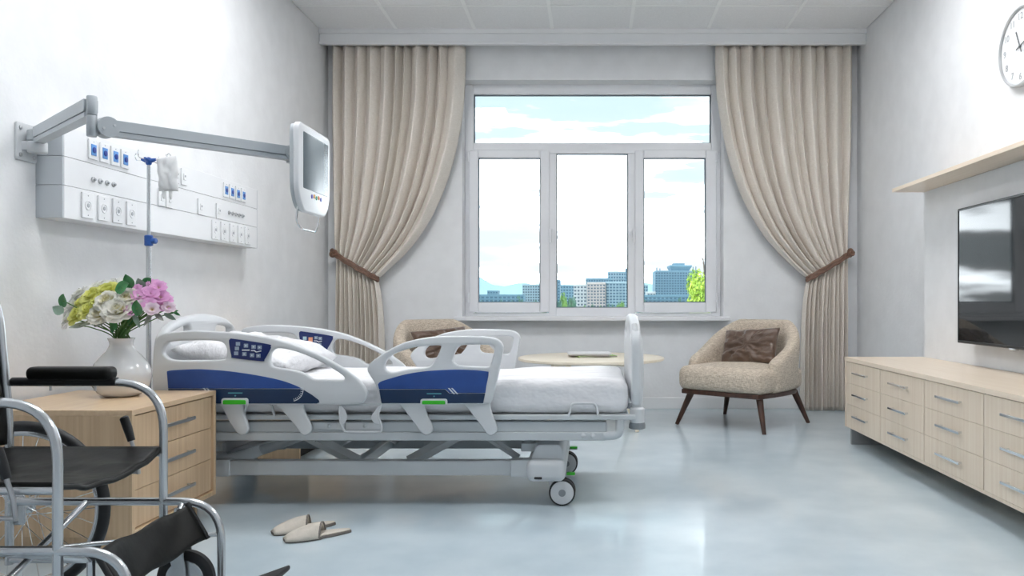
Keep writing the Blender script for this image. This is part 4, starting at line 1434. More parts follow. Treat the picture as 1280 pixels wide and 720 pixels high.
def socket(y, z, w_, h_, kind):
    p = box('socket_plate', M_CONSOLE, con, CX, CX + 0.008, y - w_ / 2, y + w_ / 2, z - h_ / 2, z + h_ / 2, bevel=0.003)
    if kind == 'blue':
        box('socket_insert', M_SOCKBLUE, p, CX + .007, CX + .0105, y - w_ * .30, y + w_ * .30, z - h_ * .30, z + h_ * .26, bevel=.002)
        MB().lathe([(.0125, .009), (.0125, .013), (.006, .014)], (CX, y, z - h_ * .02), 18, 'X').build('socket_mouth', M_SOCKDEEP, p)
        MB().lathe([(.002, .008), (.002, .0095)], (CX, y, z + h_ * .38), 8, 'X').build('screw', M_GREYDOT, p)
    elif kind == 'power':
        MB().lathe([(.021, .008), (.021, .011), (.018, .0115), (.016, .009)], (CX, y, z), 24, 'X').build('socket_ring', M_CONSOLE, p)
        MB().lathe([(.009, .008), (.009, .0105), (.004, .011)], (CX, y, z), 16, 'X').build('socket_core', M_GREYDOT, p)
        for s in (-1, 1):
            MB().lathe([(.0025, .008), (.0025, .0095)], (CX, y, z + s * h_ * .38), 8, 'X').build('screw', M_GREYDOT, p)
    elif kind == 'switch':
        box('rocker', M_CONSOLE, p, CX + .007, CX + .012, y - w_ * .2, y + w_ * .2, z - h_ * .2, z + h_ * .2, bevel=.002)
        MB().lathe([(.006, .011), (.006, .0135), (.003, .014)], (CX, y, z + .004), 12, 'X').build('indicator', M_GREYDOT, p)


for y in (3.526, 3.608, 3.69, 3.768):
    socket(y, 1.616, .062, .088, 'blue')
for y in (4.813, 4.893, 4.976, 5.056):
    socket(y, 1.616, .062, .088, 'blue')
for y in (3.487, 3.602, 3.711, 3.821):
    socket(y, 1.365, .078, .112, 'power')
for y in (4.674, 4.786, 4.904, 5.016, 5.12):
    socket(y, 1.365, .078, .112, 'power')
for y in (4.24, 4.316):
    socket(y, 1.618, .06, .09, 'switch')
for y in (4.09, 4.165, 4.50, 4.72):
    socket(y, 1.478, .062, .09, 'switch')
for y in [3.532 + .05 * k for k in range(4)] + [4.86 + .047 * k for k in range(5)]:
    pt = MB().lathe([(.012, 0), (.012, .006), (.009, .008)], (CX, y, 1.485), 18, 'X').build('gas_port', M_STEEL, con)
    MB().lathe([(.005, .007), (.005, .014), (.003, .015)], (CX, y, 1.485), 12, 'X').build('port_core', M_GREYDOT, pt)

# ================================================================== SWIVEL ARM AND MONITOR
arm = thing('swivel_arm', 'grey two-piece swivel arm bolted to the wall by the console', 'monitor arm', (XL, 3.26, 1.595))
wp = plate('wall_plate', M_ARMLIGHT, arm, [(p.x, p.y) for p in fillet([(3.205, 1.518, 0), (3.325, 1.518, 0), (3.325, 1.672, 0), (3.205, 1.672, 0)], .014, 5, closed=True)], [], XL, .012, axis='X', bevel=.004)
for yy in (3.225, 3.305):
    for zz in (1.54, 1.65):
        MB().lathe([(.0085, .012), (.0085, .016), (.005, .018)], (XL, yy, zz), 12, 'X').build('screw', M_STEEL, wp)
hub = Vector((-2.255, 3.262, 0))
bk = MB().box(XL + .01, hub.x, hub.y - .03, hub.y + .03, 1.560, 1.596)
bk.lathe([(.033, 1.552), (.036, 1.556), (.036, 1.594), (.034, 1.597)], (hub.x, hub.y, 0), 28)
bk.build('bracket', M_ARMLIGHT, arm, bevel=.003)
MB().lathe([(.033, 1.599), (.036, 1.602), (.036, 1.640), (.032, 1.644)], (hub.x, hub.y, 0), 28).build('pivot', M_ARM, arm)
post = Vector((-1.695, 2.72, 0))


def beam(name, p0, p1, hh, th, m_, parent):
    """bar of rectangular section between two points (top view direction), height hh and thickness th, with a grooved lower lip"""
    d = (p1 - p0)
    d.z = 0
    n_ = Vector((-d.y, d.x, 0)).normalized() * th / 2
    mb = MB()
    for (za, zb, k_) in ((-.18, .5, 1.0), (-.5, -.22, .9), (-.22, -.18, .75)):
        vs_ = []
        for p in (p0, p1):
            for s, z in ((-1, za), (1, za), (1, zb), (-1, zb)):
                vs_.append(p + n_ * s * k_ + Vector((0, 0, z * hh)))
        mb.add(vs_, [(0, 1, 2, 3), (7, 6, 5, 4), (0, 4, 5, 1), (1, 5, 6, 2), (2, 6, 7, 3), (3, 7, 4, 0)])
    return mb.build(name, m_, parent, bevel=.0025, weld=False)


d1 = (post - hub).normalized()
beam('lower_arm', Vector((hub.x, hub.y, 1.62)) + d1 * .03, Vector((post.x, post.y, 1.605)) - d1 * .012, .062, .044, M_ARM, arm)
MB().lathe([(.0155, 1.582), (.0165, 1.584), (.0165, 1.643), (.0145, 1.646)], (post.x, post.y, 0), 24).build('post', M_ARM, arm)
MB().lathe([(.0145, 1.508), (.0165, 1.511), (.0165, 1.578), (.0155, 1.580)], (post.x, post.y, 0), 24).build('post', M_ARM, arm)
arm_end = Vector((-1.215, 3.30, 1.553))
d2 = (arm_end - post)
d2.z = 0
d2.normalize()
nrm = Vector((d2.y, -d2.x, 0))
beam('upper_arm', Vector((post.x, post.y, 1.545)) + d2 * .02, arm_end - d2 * .02, .055, .040, M_ARM, arm)
for p, r_ in ((Vector((post.x, post.y, 1.546)) + d2 * .045, .035), (arm_end - d2 * .03, .028)):
    j = MB().tube([p - nrm * .024, p + nrm * .024], r_, 28).build('joint', M_ARM, arm)
    for q in (-.6, .6):
        MB().tube([p + nrm * .023 + d2 * q * r_ * .8 + Vector((0, 0, q * .012)), p + nrm * .027 + d2 * q * r_ * .8 + Vector((0, 0, q * .012))], .0045, 10).build('screw', M_ARMLIGHT, j)
MB().cyl(arm_end - Vector((.02, 0, .035)), arm_end + Vector((-.02, 0, .035)), .018, n=20).build('end_pivot', M_ARM, arm)

mon = thing('bedside_monitor', 'white bedside patient monitor on the swivel arm with a wire handle', 'monitor', (-1.16, 3.305, 1.47))
mo = fillet([(3.115, 1.655, 0), (3.495, 1.655, 0), (3.49, 1.38, 0), (3.44, 1.305, 0), (3.17, 1.305, 0), (3.118, 1.38, 0)], [.04, .04, .12, .06, .06, .12], 8, closed=True)
mo2 = [(p.x, p.y) for p in mo]
bs = plate('back_shell', M_CONSOLESIDE, mon, [(3.305 + (a - 3.305) * .97, 1.48 + (b - 1.48) * .97) for a, b in mo2], [], -1.176, .020, axis='X', bevel=.006)
MB().rbox((-1.182, 3.305, 1.55), (.014, .08, .07), .012, 8).build('mount_block', M_BEDGREY, bs)
plate('front_bezel', M_CONSOLE, mon, mo2, [], -1.160, .024, axis='X', bevel=.008)
so_ = [(p.x, p.y) for p in fillet([(3.165, 1.398, 0), (3.462, 1.398, 0), (3.462, 1.622, 0), (3.165, 1.622, 0)], .006, 3, closed=True)]
plate('screen', M_SCREEN, mon, so_, [], -1.1375, .003, axis='X', bevel=.0008)
for k_, c_ in enumerate([(.13, .10, .50), (.80, .42, .10), (.06, .45, .28), (.85, .30, .12), (.10, .12, .50)]):
    MB().lathe([(.0085, .0), (.0085, .003), (.005, .0035)], (-1.1365, 3.262 + k_ * .027, 1.377 + (.002 if k_ % 2 else -.002)), 14, 'X').build('logo_dot', mat('logo_%d' % k_, c_, .4), mon)
hl = fillet([(-1.16, 3.17, 1.325), (-1.165, 3.165, 1.265), (-1.16, 3.21, 1.238), (-1.16, 3.37, 1.238), (-1.165, 3.42, 1.265), (-1.16, 3.43, 1.325)], .02, 5)
MB().tube(hl, .0042, 8).build('wire_handle', M_CHROME, mon)


# ================================================================== ARMCHAIRS
def armchair(label, cx, cy, rot):
    t = thing('armchair', label, 'armchair', (0, 0, 0), 'tweed armchairs')
    # rounded base rail
    base = catmull([(-.345, -.35, 0), (-.29, -.378, 0), (0, -.385, 0), (.29, -.378, 0), (.345, -.35, 0), (.38, -.1, 0), (.375, .15, 0), (.30, .31, 0), (.14, .375, 0), (0, .385, 0), (-.14, .375, 0), (-.30, .31, 0), (-.375, .15, 0), (-.385, -.1, 0)], 5)
    plate('base_rail', M_WALNUT, t, [(p.x * .965, p.y * .965) for p in base], [], .243, .034, axis='Z', bevel=.007, local=True)
    for sx in (-1, 1):
        for sy in (-1, 1):
            top, bot = Vector((sx * .29, sy * .28, .25)), Vector((sx * .372, sy * .36, .0))
            MB().tube([bot, top], [.0145, .027], 12).build('leg', M_WALNUT, t, local=True)
    # seat cushion: crowned
    def sd(p):
        fz_ = max(0, min(1, (p.z - .38) / .06))
        x_ = p.x / .37
        y_ = (p.y + .06) / .32
        tp = 1 - .12 * max(0, (p.z - .32) / .12)
        corner = max(0, abs(x_) ** 3 * abs(min(y_, 0)) ** 3)
        return Vector((-p.x * .04 * corner, (.02 * corner), .028 * fz_ * (1 - min(1, x_ * x_)) * (1 - min(1, y_ * y_ * .8)) + .004 * fbm(p.x * 4, p.y * 4)))
    sc = MB().rbox((0, -.055, .362), (.376, .345, .088), .064, (26, 26, 14), sd)
    sc.build('seat', M_TWEED, t, angle=180, local=True)

    # wrap-around back, its rim falling to the arms
    def path(s):
        a = abs(s)
        ph = a * radians(94)
        if a <= .78:
            q = a / .78
            ang = q * pi / 2
            x = .345 * math.sin(ang) ** .85
            y = .335 * math.cos(ang) ** .85 - .0
        else:
            q = (a - .78) / .22
            x = .345 + .005 * q
            y = -q * .20
        return Vector((math.copysign(x, s), y, 0))

    def top(s):
        a = abs(s)
        q = min(1, max(0, (a - .26) / .70))
        f = 1 - (q * q * (3 - 2 * q) * .45 + q * .55)
        g = max(0, (a - .90) / .10)
        return .515 + .285 * f - .03 * g * g

    nsec = 16
    m = MB()

    def fn(u, v):
        s = (v * 2 - 1)
        p = path(s)
        e = .004
        tg = (path(min(1, s + e)) - path(max(-1, s - e))).normalized()
        nr = Vector((tg.y, -tg.x, 0))
        if nr.dot(p - Vector((0, -.1, 0))) < 0:
            nr = -nr
        a = abs(s)
        th = .058 * (1 if a < .93 else math.sqrt(max(0.02, 1 - ((a - .93) / .07) ** 2)))
        h0, h1 = .275, top(s)
        ang = u * 2 * pi
        # superellipse section
        cx_, sz = math.cos(ang), math.sin(ang)
        w_ = math.copysign(abs(cx_) ** .6, cx_) * th
        z01 = (math.copysign(abs(sz) ** (.75 if sz > 0 else .4), sz) * .5 + .5)
        rr = min(.06, (h1 - h0) / 2)
        z = h0 + (h1 - h0) * (sz * .5 + .5)
        if sz > 0:
            zz = (h1 - rr) + rr * sz if abs(cx_) < .99 else (h1 - rr)
            z = (h0 + h1 - rr) / 2 + ((h1 + rr * 0 - (h0 + h1 - rr) / 2)) * sz ** .55
        else:
            z = (h0 + h1 - rr) / 2 - ((h0 + h1 - rr) / 2 - h0) * abs(sz) ** .4
        lean = (z - .28) / .5
        q = p + nr * (w_ + .045 * lean * (1 - .7 * max(0, (a - .6) / .4)) - .012)
        return Vector((q.x, q.y, z))
    m.grid(fn, 28, 90, wrap_u=True)
    nv = 90
    m.f.append(tuple(range(27, -1, -1)))
    m.f.append(tuple(range((nv - 1) * 28, nv * 28)))
    m.build('backrest', M_TWEED, t, angle=75, local=True)
    t.location = (cx, cy, 0)
    t.rotation_euler = (0, 0, rot)
    return t


ROT = radians(-40)
armchair('beige tweed armchair between the round table and the sideboard', 1.18, 6.19, ROT)
ROT2 = radians(38)
armchair('beige tweed armchair half hidden behind the hospital bed', -1.095, 6.22, ROT2)
for (cx, cy, rot, dx, lab, sd_) in ((1.18, 6.19, ROT, .0, 'crumpled brown satin cushion on the armchair by the sideboard', 3), (-1.095, 6.22, ROT2, .0, 'brown satin cushion on the armchair behind the bed', 9)):
    pmh = pillow_mesh(.48, .30, .13, sd_, .022, 48, 1.2)
    o = pmh.build('throw_cushion', M_SATIN, None, angle=180, local=True)
    bx_, by_ = -sin(rot) * .11 + cos(rot) * dx, cos(rot) * .11 + sin(rot) * dx
    o.location = (cx + bx_, cy + by_, .59)
    o.rotation_euler = (radians(66), radians(-4), rot)
    tag(o, lab, 'cushion', 'brown satin cushions')

# ================================================================== ROUND TABLE, MAGAZINES
TX, TY = .005, 6.12
tb = thing('round_table', 'low round birch table under the window', 'table', (TX, TY, 0))
MB().lathe([(.545, .498), (.555, .502), (.557, .512), (.555, .519), (.55, .521)], (TX, TY, 0), 72).build('table_top', M_BIRCH, tb, angle=30)
for a in (45, 135, 225, 315):
    d = Vector((cos(radians(a)), sin(radians(a)), 0))
    c0 = Vector((TX, TY, 0))
    MB().tube([c0 + d * .475, c0 + d * .22 + Vector((0, 0, .497))], [.014, .021], 12).build('leg', M_BIRCH, tb)
for a in (45, 135):
    d = Vector((cos(radians(a)), sin(radians(a)), 0))
    n_ = Vector((-d.y, d.x, 0)) * .014
    c0 = Vector((TX, TY, 0))
    vs_ = []
    for q in (-.40, .40):
        for s, z in ((-1, .468), (1, .468), (1, .498), (-1, .498)):
            vs_.append(c0 + d * q + n_ * s + Vector((0, 0, z)))
    MB().add(vs_, [(0, 1, 2, 3), (7, 6, 5, 4), (0, 4, 5, 1), (1, 5, 6, 2), (2, 6, 7, 3), (3, 7, 4, 0)]).build('cross_rail', M_BIRCH, tb, bevel=.003)


def magazine(label, cx, cy, z, w_, h_, t_, rot, cover, edge):
    t = thing('magazine', label, 'magazine', (0, 0, 0), 'magazines on the round table')
    MB().box(-w_ / 2 + .003, w_ / 2 - .003, -h_ / 2 + .003, h_ / 2 - .003, .0008, t_ - .0008).build('pages', edge, t, local=True)
    c = MB().box(-w_ / 2, w_ / 2, -h_ / 2, h_ / 2, t_ - .0008, t_).box(-w_ / 2, w_ / 2, -h_ / 2, h_ / 2, 0, .0008).box(-w_ / 2, -w_ / 2 + .001, -h_ / 2, h_ / 2, .0008, t_ - .0008)
    c.build('cover', cover, t, local=True, smooth=False)
    t.location = (cx, cy, z)
    t.rotation_euler = (0, 0, radians(rot))


magazine('green-edged magazine at the bottom of the pile on the round table', .035, 6.16, .5212, .30, .22, .011, 14, M_MAGGREEN, M_PAGEDIM)
magazine('grey magazine in the middle of the pile on the round table', -.005, 6.15, .5325, .31, .22, .010, -3, M_PAGEDIM, M_PAGEDIM)
magazine('white magazine on top of the pile on the round table', -.01, 6.16, .5428, .33, .235, .010, 4, M_PAGE, M_PAGE)

# ================================================================== SIDEBOARD
SX0, SX1, SZ0, SZ1 = 1.71, 2.236, .108, .574
SY1 = 5.377
cw = .6235
ncol = 5
SY0 = SY1 - .022 * 2 - cw * ncol
sb = thing('sideboard', 'long pale ash sideboard of drawers under the television', 'sideboard', ((SX0 + SX1) / 2, (SY0 + SY1) / 2, 0))
box('top_panel', M_ASH_TOP, sb, SX0 - .004, SX1, SY0, SY1, SZ1 - .026, SZ1, bevel=.0015)
box('side_panel', M_ASH, sb, SX0, SX1, SY1 - .020, SY1, SZ0, SZ1 - .026, bevel=.0015)
box('side_panel', M_ASH, sb, SX0, SX1, SY0, SY0 + .020, SZ0, SZ1 - .026, bevel=.0015)
box('bottom_panel', M_ASH, sb, SX0 + .006, SX1, SY0 + .02, SY1 - .02, SZ0, SZ0 + .016)
box('back_panel', M_ASH, sb, SX1 - .012, SX1, SY0 + .02, SY1 - .02, SZ0 + .016, SZ1 - .026)
box('leg_board', M_PLINTH, sb, SX0 + .018, SX1 - .02, SY0 + .06, SY0 + .085, 0, SZ0)
box('leg_board', M_PLINTH, sb, SX0 + .018, SX1 - .02, SY1 - .087, SY1 - .062, 0, SZ0)
for c in range(ncol):
    yb_ = SY1 - .022 - c * cw
    ya_ = yb_ - cw
    if c:
        box('divider', M_DARK, sb, SX0 + .008, SX1 - .03, yb_ - .0025, yb_ + .0025, SZ0 + .016, SZ1 - .028)
    hh = (SZ1 - .028 - SZ0 - .018) / 3
    for r in range(3):
        za = SZ0 + .017 + r * hh
        d = box('drawer', M_ASH, sb, SX0 + .003, SX1 - .04, ya_ + .0035, yb_ - .0035, za + .0006, za + hh - .0006, bevel=.0012)
        zc, yc = za + hh * .55, (ya_ + yb_) / 2
        h_ = MB().box(SX0 - .024, SX0 - .014, yc - .125, yc + .125, zc - .006, zc + .006)
        for s in (-1, 1):
            h_.box(SX0 - .015, SX0 + .004, yc + s * .10 - .005, yc + s * .10 + .005, zc - .005, zc + .005)
        h_.build('handle', M_CHROME, d, bevel=.0015)

# ================================================================== TELEVISION, SHELF, CLOCK
tv = thing('television', 'large black flat television mounted above the sideboard', 'television', (2.24, 3.98, 1.095))
ty0, ty1, tz0, tz1 = 3.30, 4.66, .708, 1.481
box('back_case', M_TVBODY, tv, 2.148, 2.178, ty0 + .01, ty1 - .01, tz0 + .01, tz1 - .01, bevel=.006)
ringm = MB()
for (a, b, c, d) in ((ty0, ty0 + .010, tz0, tz1), (ty1 - .010, ty1, tz0, tz1), (ty0 + .01, ty1 - .01, tz0, tz0 + .014), (ty0 + .01, ty1 - .01, tz1 - .010, tz1)):
    ringm.box(2.138, 2.160, a, b, c, d)
ringm.build('bezel', M_TVBODY, tv, bevel=.002)
box('screen', M_TVSCREEN, tv, 2.141, 2.149, ty0 + .009, ty1 - .009, tz0 + .013, tz1 - .009)
MB().rbox((2.150, 4.06, .703), (.012, .035, .010), .008, 8).build('sensor_lug', M_STEEL, tv)
box('wall_mount', M_TVBODY, tv, 2.176, 2.24, 3.80, 4.16, .95, 1.25, bevel=.004)

sh = MB().box(2.03, XR, 2.20, 5.385, 1.68, 1.704).build('wall_shelf', M_ASH_TOP, None, bevel=.002, loc=(2.19, 3.8, 1.68))
tag(sh, 'long empty pale ash wall shelf above the television', 'shelf')

CKX, CKY, CKZ, CKR = XR, 4.321, 2.324, .214
ck = thing('wall_clock', 'round white wall clock with grey rim and numerals', 'clock', (CKX, CKY, CKZ))
rp_ = [(CKR - .03, 0), (CKR - .004, 0), (CKR, -.006), (CKR, -.034), (CKR - .004, -.040), (CKR - .010, -.040), (CKR - .014, -.030)]
MB().lathe(rp_, (CKX, CKY, CKZ), 64, 'X', caps=False).build('rim', M_CLOCKRIM, ck)
MB().lathe([(CKR - .012, -.020), (CKR - .012, -.027)], (CKX, CKY, CKZ), 64, 'X').build('face', M_CLOCKFACE, ck)


def text_mesh(s, size):
    cu = bpy.data.curves.new('t', 'FONT')
    cu.body = s
    cu.size = size
    cu.align_x = 'CENTER'
    cu.align_y = 'CENTER'
    cu.extrude = .0008
    o = bpy.data.objects.new('t', cu)
    COL.objects.link(o)
    me = bpy.data.meshes.new_from_object(o.evaluated_get(bpy.context.evaluated_depsgraph_get()))
    bpy.data.objects.remove(o)
    bpy.data.curves.remove(cu)
    return me


for h in range(1, 13):
    a = radians(30 * h)
    me = text_mesh(str(h), .052)
    mb = MB()
    cy_, cz_ = CKY - sin(a) * CKR * .76, CKZ + cos(a) * CKR * .76
    mb.v = [(CKX - .0278 - v.co.z, cy_ - v.co.x, cz_ + v.co.y) for v in me.vertices]
    mb.f = [tuple(p.vertices) for p in me.polygons]
    bpy.data.meshes.remove(me)
    mb.build('numeral', M_CLOCKNUM, ck, smooth=False)


def hand(ang, ln, tail, w_, off):
    d = Vector((0, -sin(ang), cos(ang)))
    n_ = Vector((0, cos(ang), sin(ang))) * w_
    c = Vector((CKX - off, CKY, CKZ))
    vs_ = []
    for dx in (0, -.0015):
        for q, s in ((-tail, -1), (-tail, 1), (ln, 1), (ln, -1)):
            vs_.append(c + d * q + n_ * s + Vector((dx, 0, 0)))
    MB().add(vs_, [(0, 1, 2, 3), (7, 6, 5, 4), (0, 4, 5, 1), (1, 5, 6, 2), (2, 6, 7, 3), (3, 7, 4, 0)]).build('hand', M_CLOCKINK, ck, smooth=False)


hand(radians(-24), .098, .035, .0042, .030)
hand(radians(75), .15, .035, .0035, .0325)
MB().lathe([(.007, -.028), (.007, -.036), (.004, -.037)], (CKX, CKY, CKZ), 16, 'X').build('pivot_cap', M_CLOCKINK, ck)

# ================================================================== SLIPPERS
def slipper(label, toe, heel):
    toe, heel = Vector(toe), Vector(heel)
    L = (heel - toe).length
    t = thing('slipper', label, 'slipper', (0, 0, 0), 'felt slippers')
    W = lambda s: .048 * (math.sin(pi * min(1, (s * .96 + .02)) ** .72) ** .55) * (1 - .16 * math.sin(pi * s) * (s > .5))
    ns = 24
    left = [(s / ns * L, -W(s / ns)) for s in range(ns + 1)]
    right = [(s / ns * L, W(s / ns)) for s in range(ns, -1, -1)]
    out = left + right
    plate('sole', M_SLIPTRIM, t, out, [], 0, .012, axis='Z', bevel=.003, local=True)
    plate('insole', M_SLIP, t, [(a * .97 + .004, b * .9) for a, b in out], [], .011, .004, axis='Z', bevel=.001, local=True)

    def up(u, v):
        s = .004 + v * .55
        x = s * L
        a = (u * 2 - 1)
        s2 = s + .09 * a * v * v
        w_ = W(min(s2, 1)) + .002
        hgt = .012 + .044 * math.sin(min(1, v * 1.02) * pi * .5) ** .62 * (1 - abs(a) ** 2.2)
        return Vector((s2 * L, a * w_, hgt - .006 * (abs(a) > .99)))
    m = MB()
    m.grid(up, 21, 18)
    uo = m.build('upper', M_SLIP, t, angle=180, local=True, solid=.005)
    MB().tube([up(u / 20, 1.0) + Vector((0, 0, .001)) for u in range(21)], .0042, 6).build('trim_band', M_SLIPTRIM, t, local=True)
    d = heel - toe
    t.location = toe
    t.rotation_euler = (0, 0, math.atan2(d.y, d.x))


slipper('beige felt slipper with its heel in the open, beside its twin', (-1.206, 3.150, 0), (-.985, 3.290, 0))
slipper('beige felt slipper tucked behind its twin, closer to the bed', (-1.290, 3.245, 0), (-1.085, 3.400, 0))

# ================================================================== WHEELCHAIR
wc = thing('wheelchair', 'folding wheelchair with silver tube frame and black vinyl seat', 'wheelchair', (-1.55, 2.27, 0))
TR = .0125
XB, XF_ = -1.83, -1.345
for y, s in ((2.02, -1), (2.52, 1)):
    MB().tube(fillet([(XB + .005, y, .693), (XF_, y, .693), (XF_, y, .135)], [0, .15, 0], 10), TR, 14).build('arm_frame', M_TUBE, wc)
    MB().tube(fillet([(XB, y, .318), (-1.163, y, .318), (-1.163, y, .062), (-1.12, y, .058)], [0, .135, .02, 0], 10), TR, 14).build('leg_hanger', M_TUBE, wc)
    MB().tube(fillet([(XB, y, .12), (XB, y, .56), (-1.862, y, .905), (-1.885, y, .975), (-1.99, y, .995)], .05, 6), TR, 14).build('back_post', M_TUBE, wc)
    MB().tube([(-1.985, y, .994), (-2.09, y, .998)], .0165, 14).build('push_grip', M_RUBBER, wc)
    MB().tube([(XB, y, .135), (XF_, y, .135)], TR * .9, 12).build('bottom_rail', M_TUBE, wc)
    MB().tube([(XB, y, .470), (XF_, y, .470)], TR * .85, 12).build('seat_rail', M_TUBE, wc)
    MB().tube([(-1.82, y, .695), (-1.49, y, .695)], TR * 1.12, 14).build('arm_sleeve', M_RUBBER, wc)
    MB().rbox((-1.633, y, .722), (.132, .030, .021), .017, (20, 12, 10)).build('armrest_pad', M_VINYL, wc, angle=180)
    for xx in (-1.70, -1.56):
        MB().cyl((xx, y, .667), (xx, y, .684), .004, n=8).build('pad_screw', M_STEEL, wc)
    # big wheel
    yw = y + s * .068
    wcx, wr = -1.835, .281
    wh = thing('wheel_tmp', None, None, (0, 0, 0))
    bpy.data.objects.remove(wh)
    ty = MB()
    ty.tube([(wcx + (wr - .0175) * cos(2 * pi * k / 64), yw, wr + (wr - .0175) * sin(2 * pi * k / 64)) for k in range(64)], .0175, 12, closed=True)
    wheel = ty.build('wheel', M_RUBBER, wc, angle=180)
    rm = MB()
    rm.tube([(wcx + (wr - .036) * cos(2 * pi * k / 64), yw, wr + (wr - .038) * sin(2 * pi * k / 64)) for k in range(64)], .0115, 8, closed=True)
    rm.build('rim', M_TUBE, wheel, angle=180)
    pr = MB()
    ro = wr - .030
    pr.tube([(wcx + ro * cos(2 * pi * k / 64), yw + s * .032, wr + ro * sin(2 * pi * k / 64)) for k in range(64)], .0075, 8, closed=True)
    pr.build('push_rim', M_TUBE, wheel, angle=180)
    for k in range(6):
        a = 2 * pi * k / 6 + .15
        MB().tube([(wcx + (wr - .038) * cos(a), yw, wr + (wr - .038) * sin(a)), (wcx + ro * cos(a), yw + s * .028, wr + ro * sin(a))], .006, 8).build('rim_stud', M_STEEL, wheel)
    MB().lathe([(.010, -.030), (.024, -.026), (.024, -.020), (.013, -.014), (.013, .014), (.024, .020), (.024, .026), (.010, .032)], (wcx, yw, wr), 20, 'Y').build('hub', M_CHROME, wheel)
    for k in range(28):
        a = 2 * pi * k / 28
        off = .42 * (1 if (k // 2) % 2 else -1)
        yo = .022 * (1 if k % 2 else -1)
        MB().tube([(wcx + .022 * cos(a + off * 3), yw + yo, wr + .022 * sin(a + off * 3)), (wcx + (wr - .04) * cos(a), yw, wr + (wr - .04) * sin(a))], .0013, 5).build('spoke', M_CHROME, wheel)
    MB().cyl((wcx, y, wr), (wcx, yw, wr), .009, n=10).build('axle', M_STEEL, wc)
    plate('axle_plate', M_TUBE, wc, [(p.x, p.y) for p in fillet([(wcx - .015, .24, 0), (wcx + .045, .24, 0), (wcx + .045, .335, 0), (wcx - .015, .335, 0)], .012, 4, closed=True)], [], y - .004 + s * .014, .008, bevel=.002)
    # brake lever
    yb = y + s * .022
    lv = MB().tube([(-1.435, yb, .40), (-1.442, yb, .455), (-1.462, yb, .515)], .0062, 8).build('brake_lever', M_STEEL, wc)
    MB().tube([(-1.458, yb, .505), (-1.470, yb, .545), (-1.482, yb, .578), (-1.484, yb, .582)], [.011, .0135, .0135, .009], 12).build('brake_grip', M_RUBBER, lv)
    MB().tube([(-1.435, yb, .405), (-1.505, yb, .408), (-1.530, yb + s * .04, .398)], .006, 8).build('brake_arm', M_STEEL, lv)
    MB().cyl((-1.530, yb + s * .025, .398), (-1.530, yb + s * .065, .398), .009, n=10).build('brake_shoe', M_STEEL, lv)
    # front caster
    xc, yc, rc = -1.255, y - s * .035, .088
    cs = MB().lathe([(.058, -.013), (.078, -.0155), (.088, -.009), (.088, .009), (.078, .0155), (.058, .013)], (xc, yc, rc), 40, 'Y').build('caster_wheel', M_RUBBER, wc)
    for q in (-1, 1):
        MB().lathe([(.060, .0135 * q), (.058, .0155 * q), (.030, .010 * q), (.016, .0165 * q), (.008, .0165 * q)], (xc, yc, rc), 32, 'Y').build('caster_disc', M_TUBE, cs)
        plate('fork_blade', M_TUBE, cs, [(p.x, p.y) for p in fillet([(xc - .014, rc - .016, 0), (xc + .014, rc - .016, 0), (xc + .002, .195, 0), (xc - .052, .195, 0)], .010, 4, closed=True)], [], yc + q * .024 - .0025, .005, bevel=.001)
    MB().box(xc - .052, xc + .002, yc - .0265, yc + .0265, .190, .199).build('fork_bridge', M_TUBE, cs, bevel=.002)
    MB().cyl((xc - .028, yc, .198), (xc - .028, yc, .305), .010, n=12).build('caster_stem', M_TUBE, cs)
    MB().cyl((xc - .028, yc, .285), (xc - .028, y, .316), .010, n=10).build('stem_lug', M_TUBE, cs)
    # footplate
    MB().rbox((-1.035, y - s * .105, .083), (.098, .088, .009), .008, (14, 14, 8), lambda p: Vector((0, 0, (p.x + 1.035) * .36))).build('footplate', M_RUBBER, wc, angle=180)
    MB().tube([(-1.12, y, .058), (-1.12, y - s * .03, .055)], .009, 8).build('footplate_pivot', M_STEEL, wc)
    MB().tube([(-1.205, y - s * .012, .215), (-1.163, y, .215)], .0075, 8).build('strap_bar', M_TUBE, wc)

# slings
def seat_s(u, v):
    x = -1.845 + .49 * u
    y = 2.02 + .50 * v
    edge = 4 * v * (1 - v)
    z = .487 - .032 * edge - .010 * u * edge + .004 * sin(x * 8 + y * 45 + 2 * fbm(x * 4, y * 6)) * min(1, edge * 2) * max(0, u - .25) + .004 * fbm(x * 9, y * 9)* edge
    return Vector((x, y, z))


m = MB()
m.grid(seat_s, 34, 34)
m.build('seat_sling', M_VINYL, wc, angle=180, solid=.010)
m = MB()
m.tube([seat_s(1, k / 24) + Vector((.002, 0, -.004)) for k in range(25)], .0075, 8)
m.build('seat_hem', M_VINYL, wc, angle=180)


def back_s(u, v):
    y = 2.02 + .50 * u
    z = .50 + .44 * v
    x = XB - .06 * max(0, (z - .56) / .38) - .03 * 4 * u * (1 - u)
    return Vector((x, y, z))


m = MB()
m.grid(back_s, 20, 16)
m.build('back_sling', M_VINYL, wc, angle=180, solid=.010)


def strap_s(u, v):
    y = 2.035 + .47 * u
    w_ = .010 * sin(pi * u)
    return Vector((-1.262 + .062 * v - .02 * sin(pi * u), y, .312 - .105 * v - .012 * sin(pi * u) + .004 * sin(y * 30 + v * 4)))


m = MB()
m.grid(strap_s, 26, 10)
m.build('calf_strap', M_VINYL, wc, angle=180, solid=.007)
for y, s in ((2.035, -1), (2.505, 1)):
    MB().tube([(-1.264, y, .316), (-1.197, y, .205)], .0075, 10).build('strap_rod', M_RUBBER, wc)
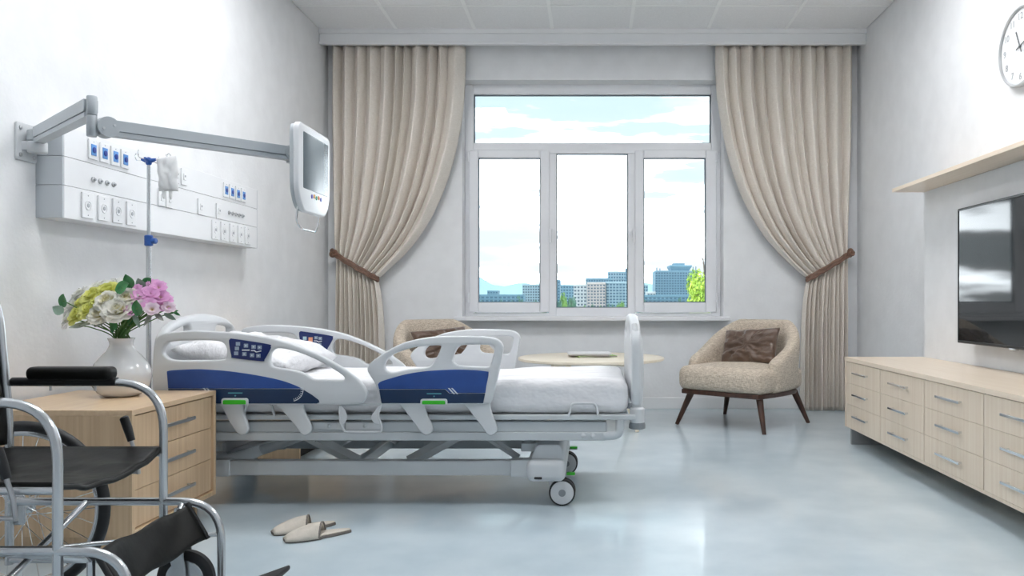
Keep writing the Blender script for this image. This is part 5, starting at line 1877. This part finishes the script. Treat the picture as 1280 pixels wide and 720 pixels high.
# folding cross brace and rear stretchers
for (ya, yb, xx) in ((2.52, 2.02, -1.585), (2.02, 2.52, -1.560)):
    MB().tube([(xx, ya, .318), (xx, yb, .135)], TR * .85, 12).build('cross_brace', M_TUBE, wc)
MB().tube([(-1.75, 2.02, .30), (-1.52, 2.27, .25), (-1.40, 2.52, .20)], .007, 10).build('stretcher', M_TUBE, wc)
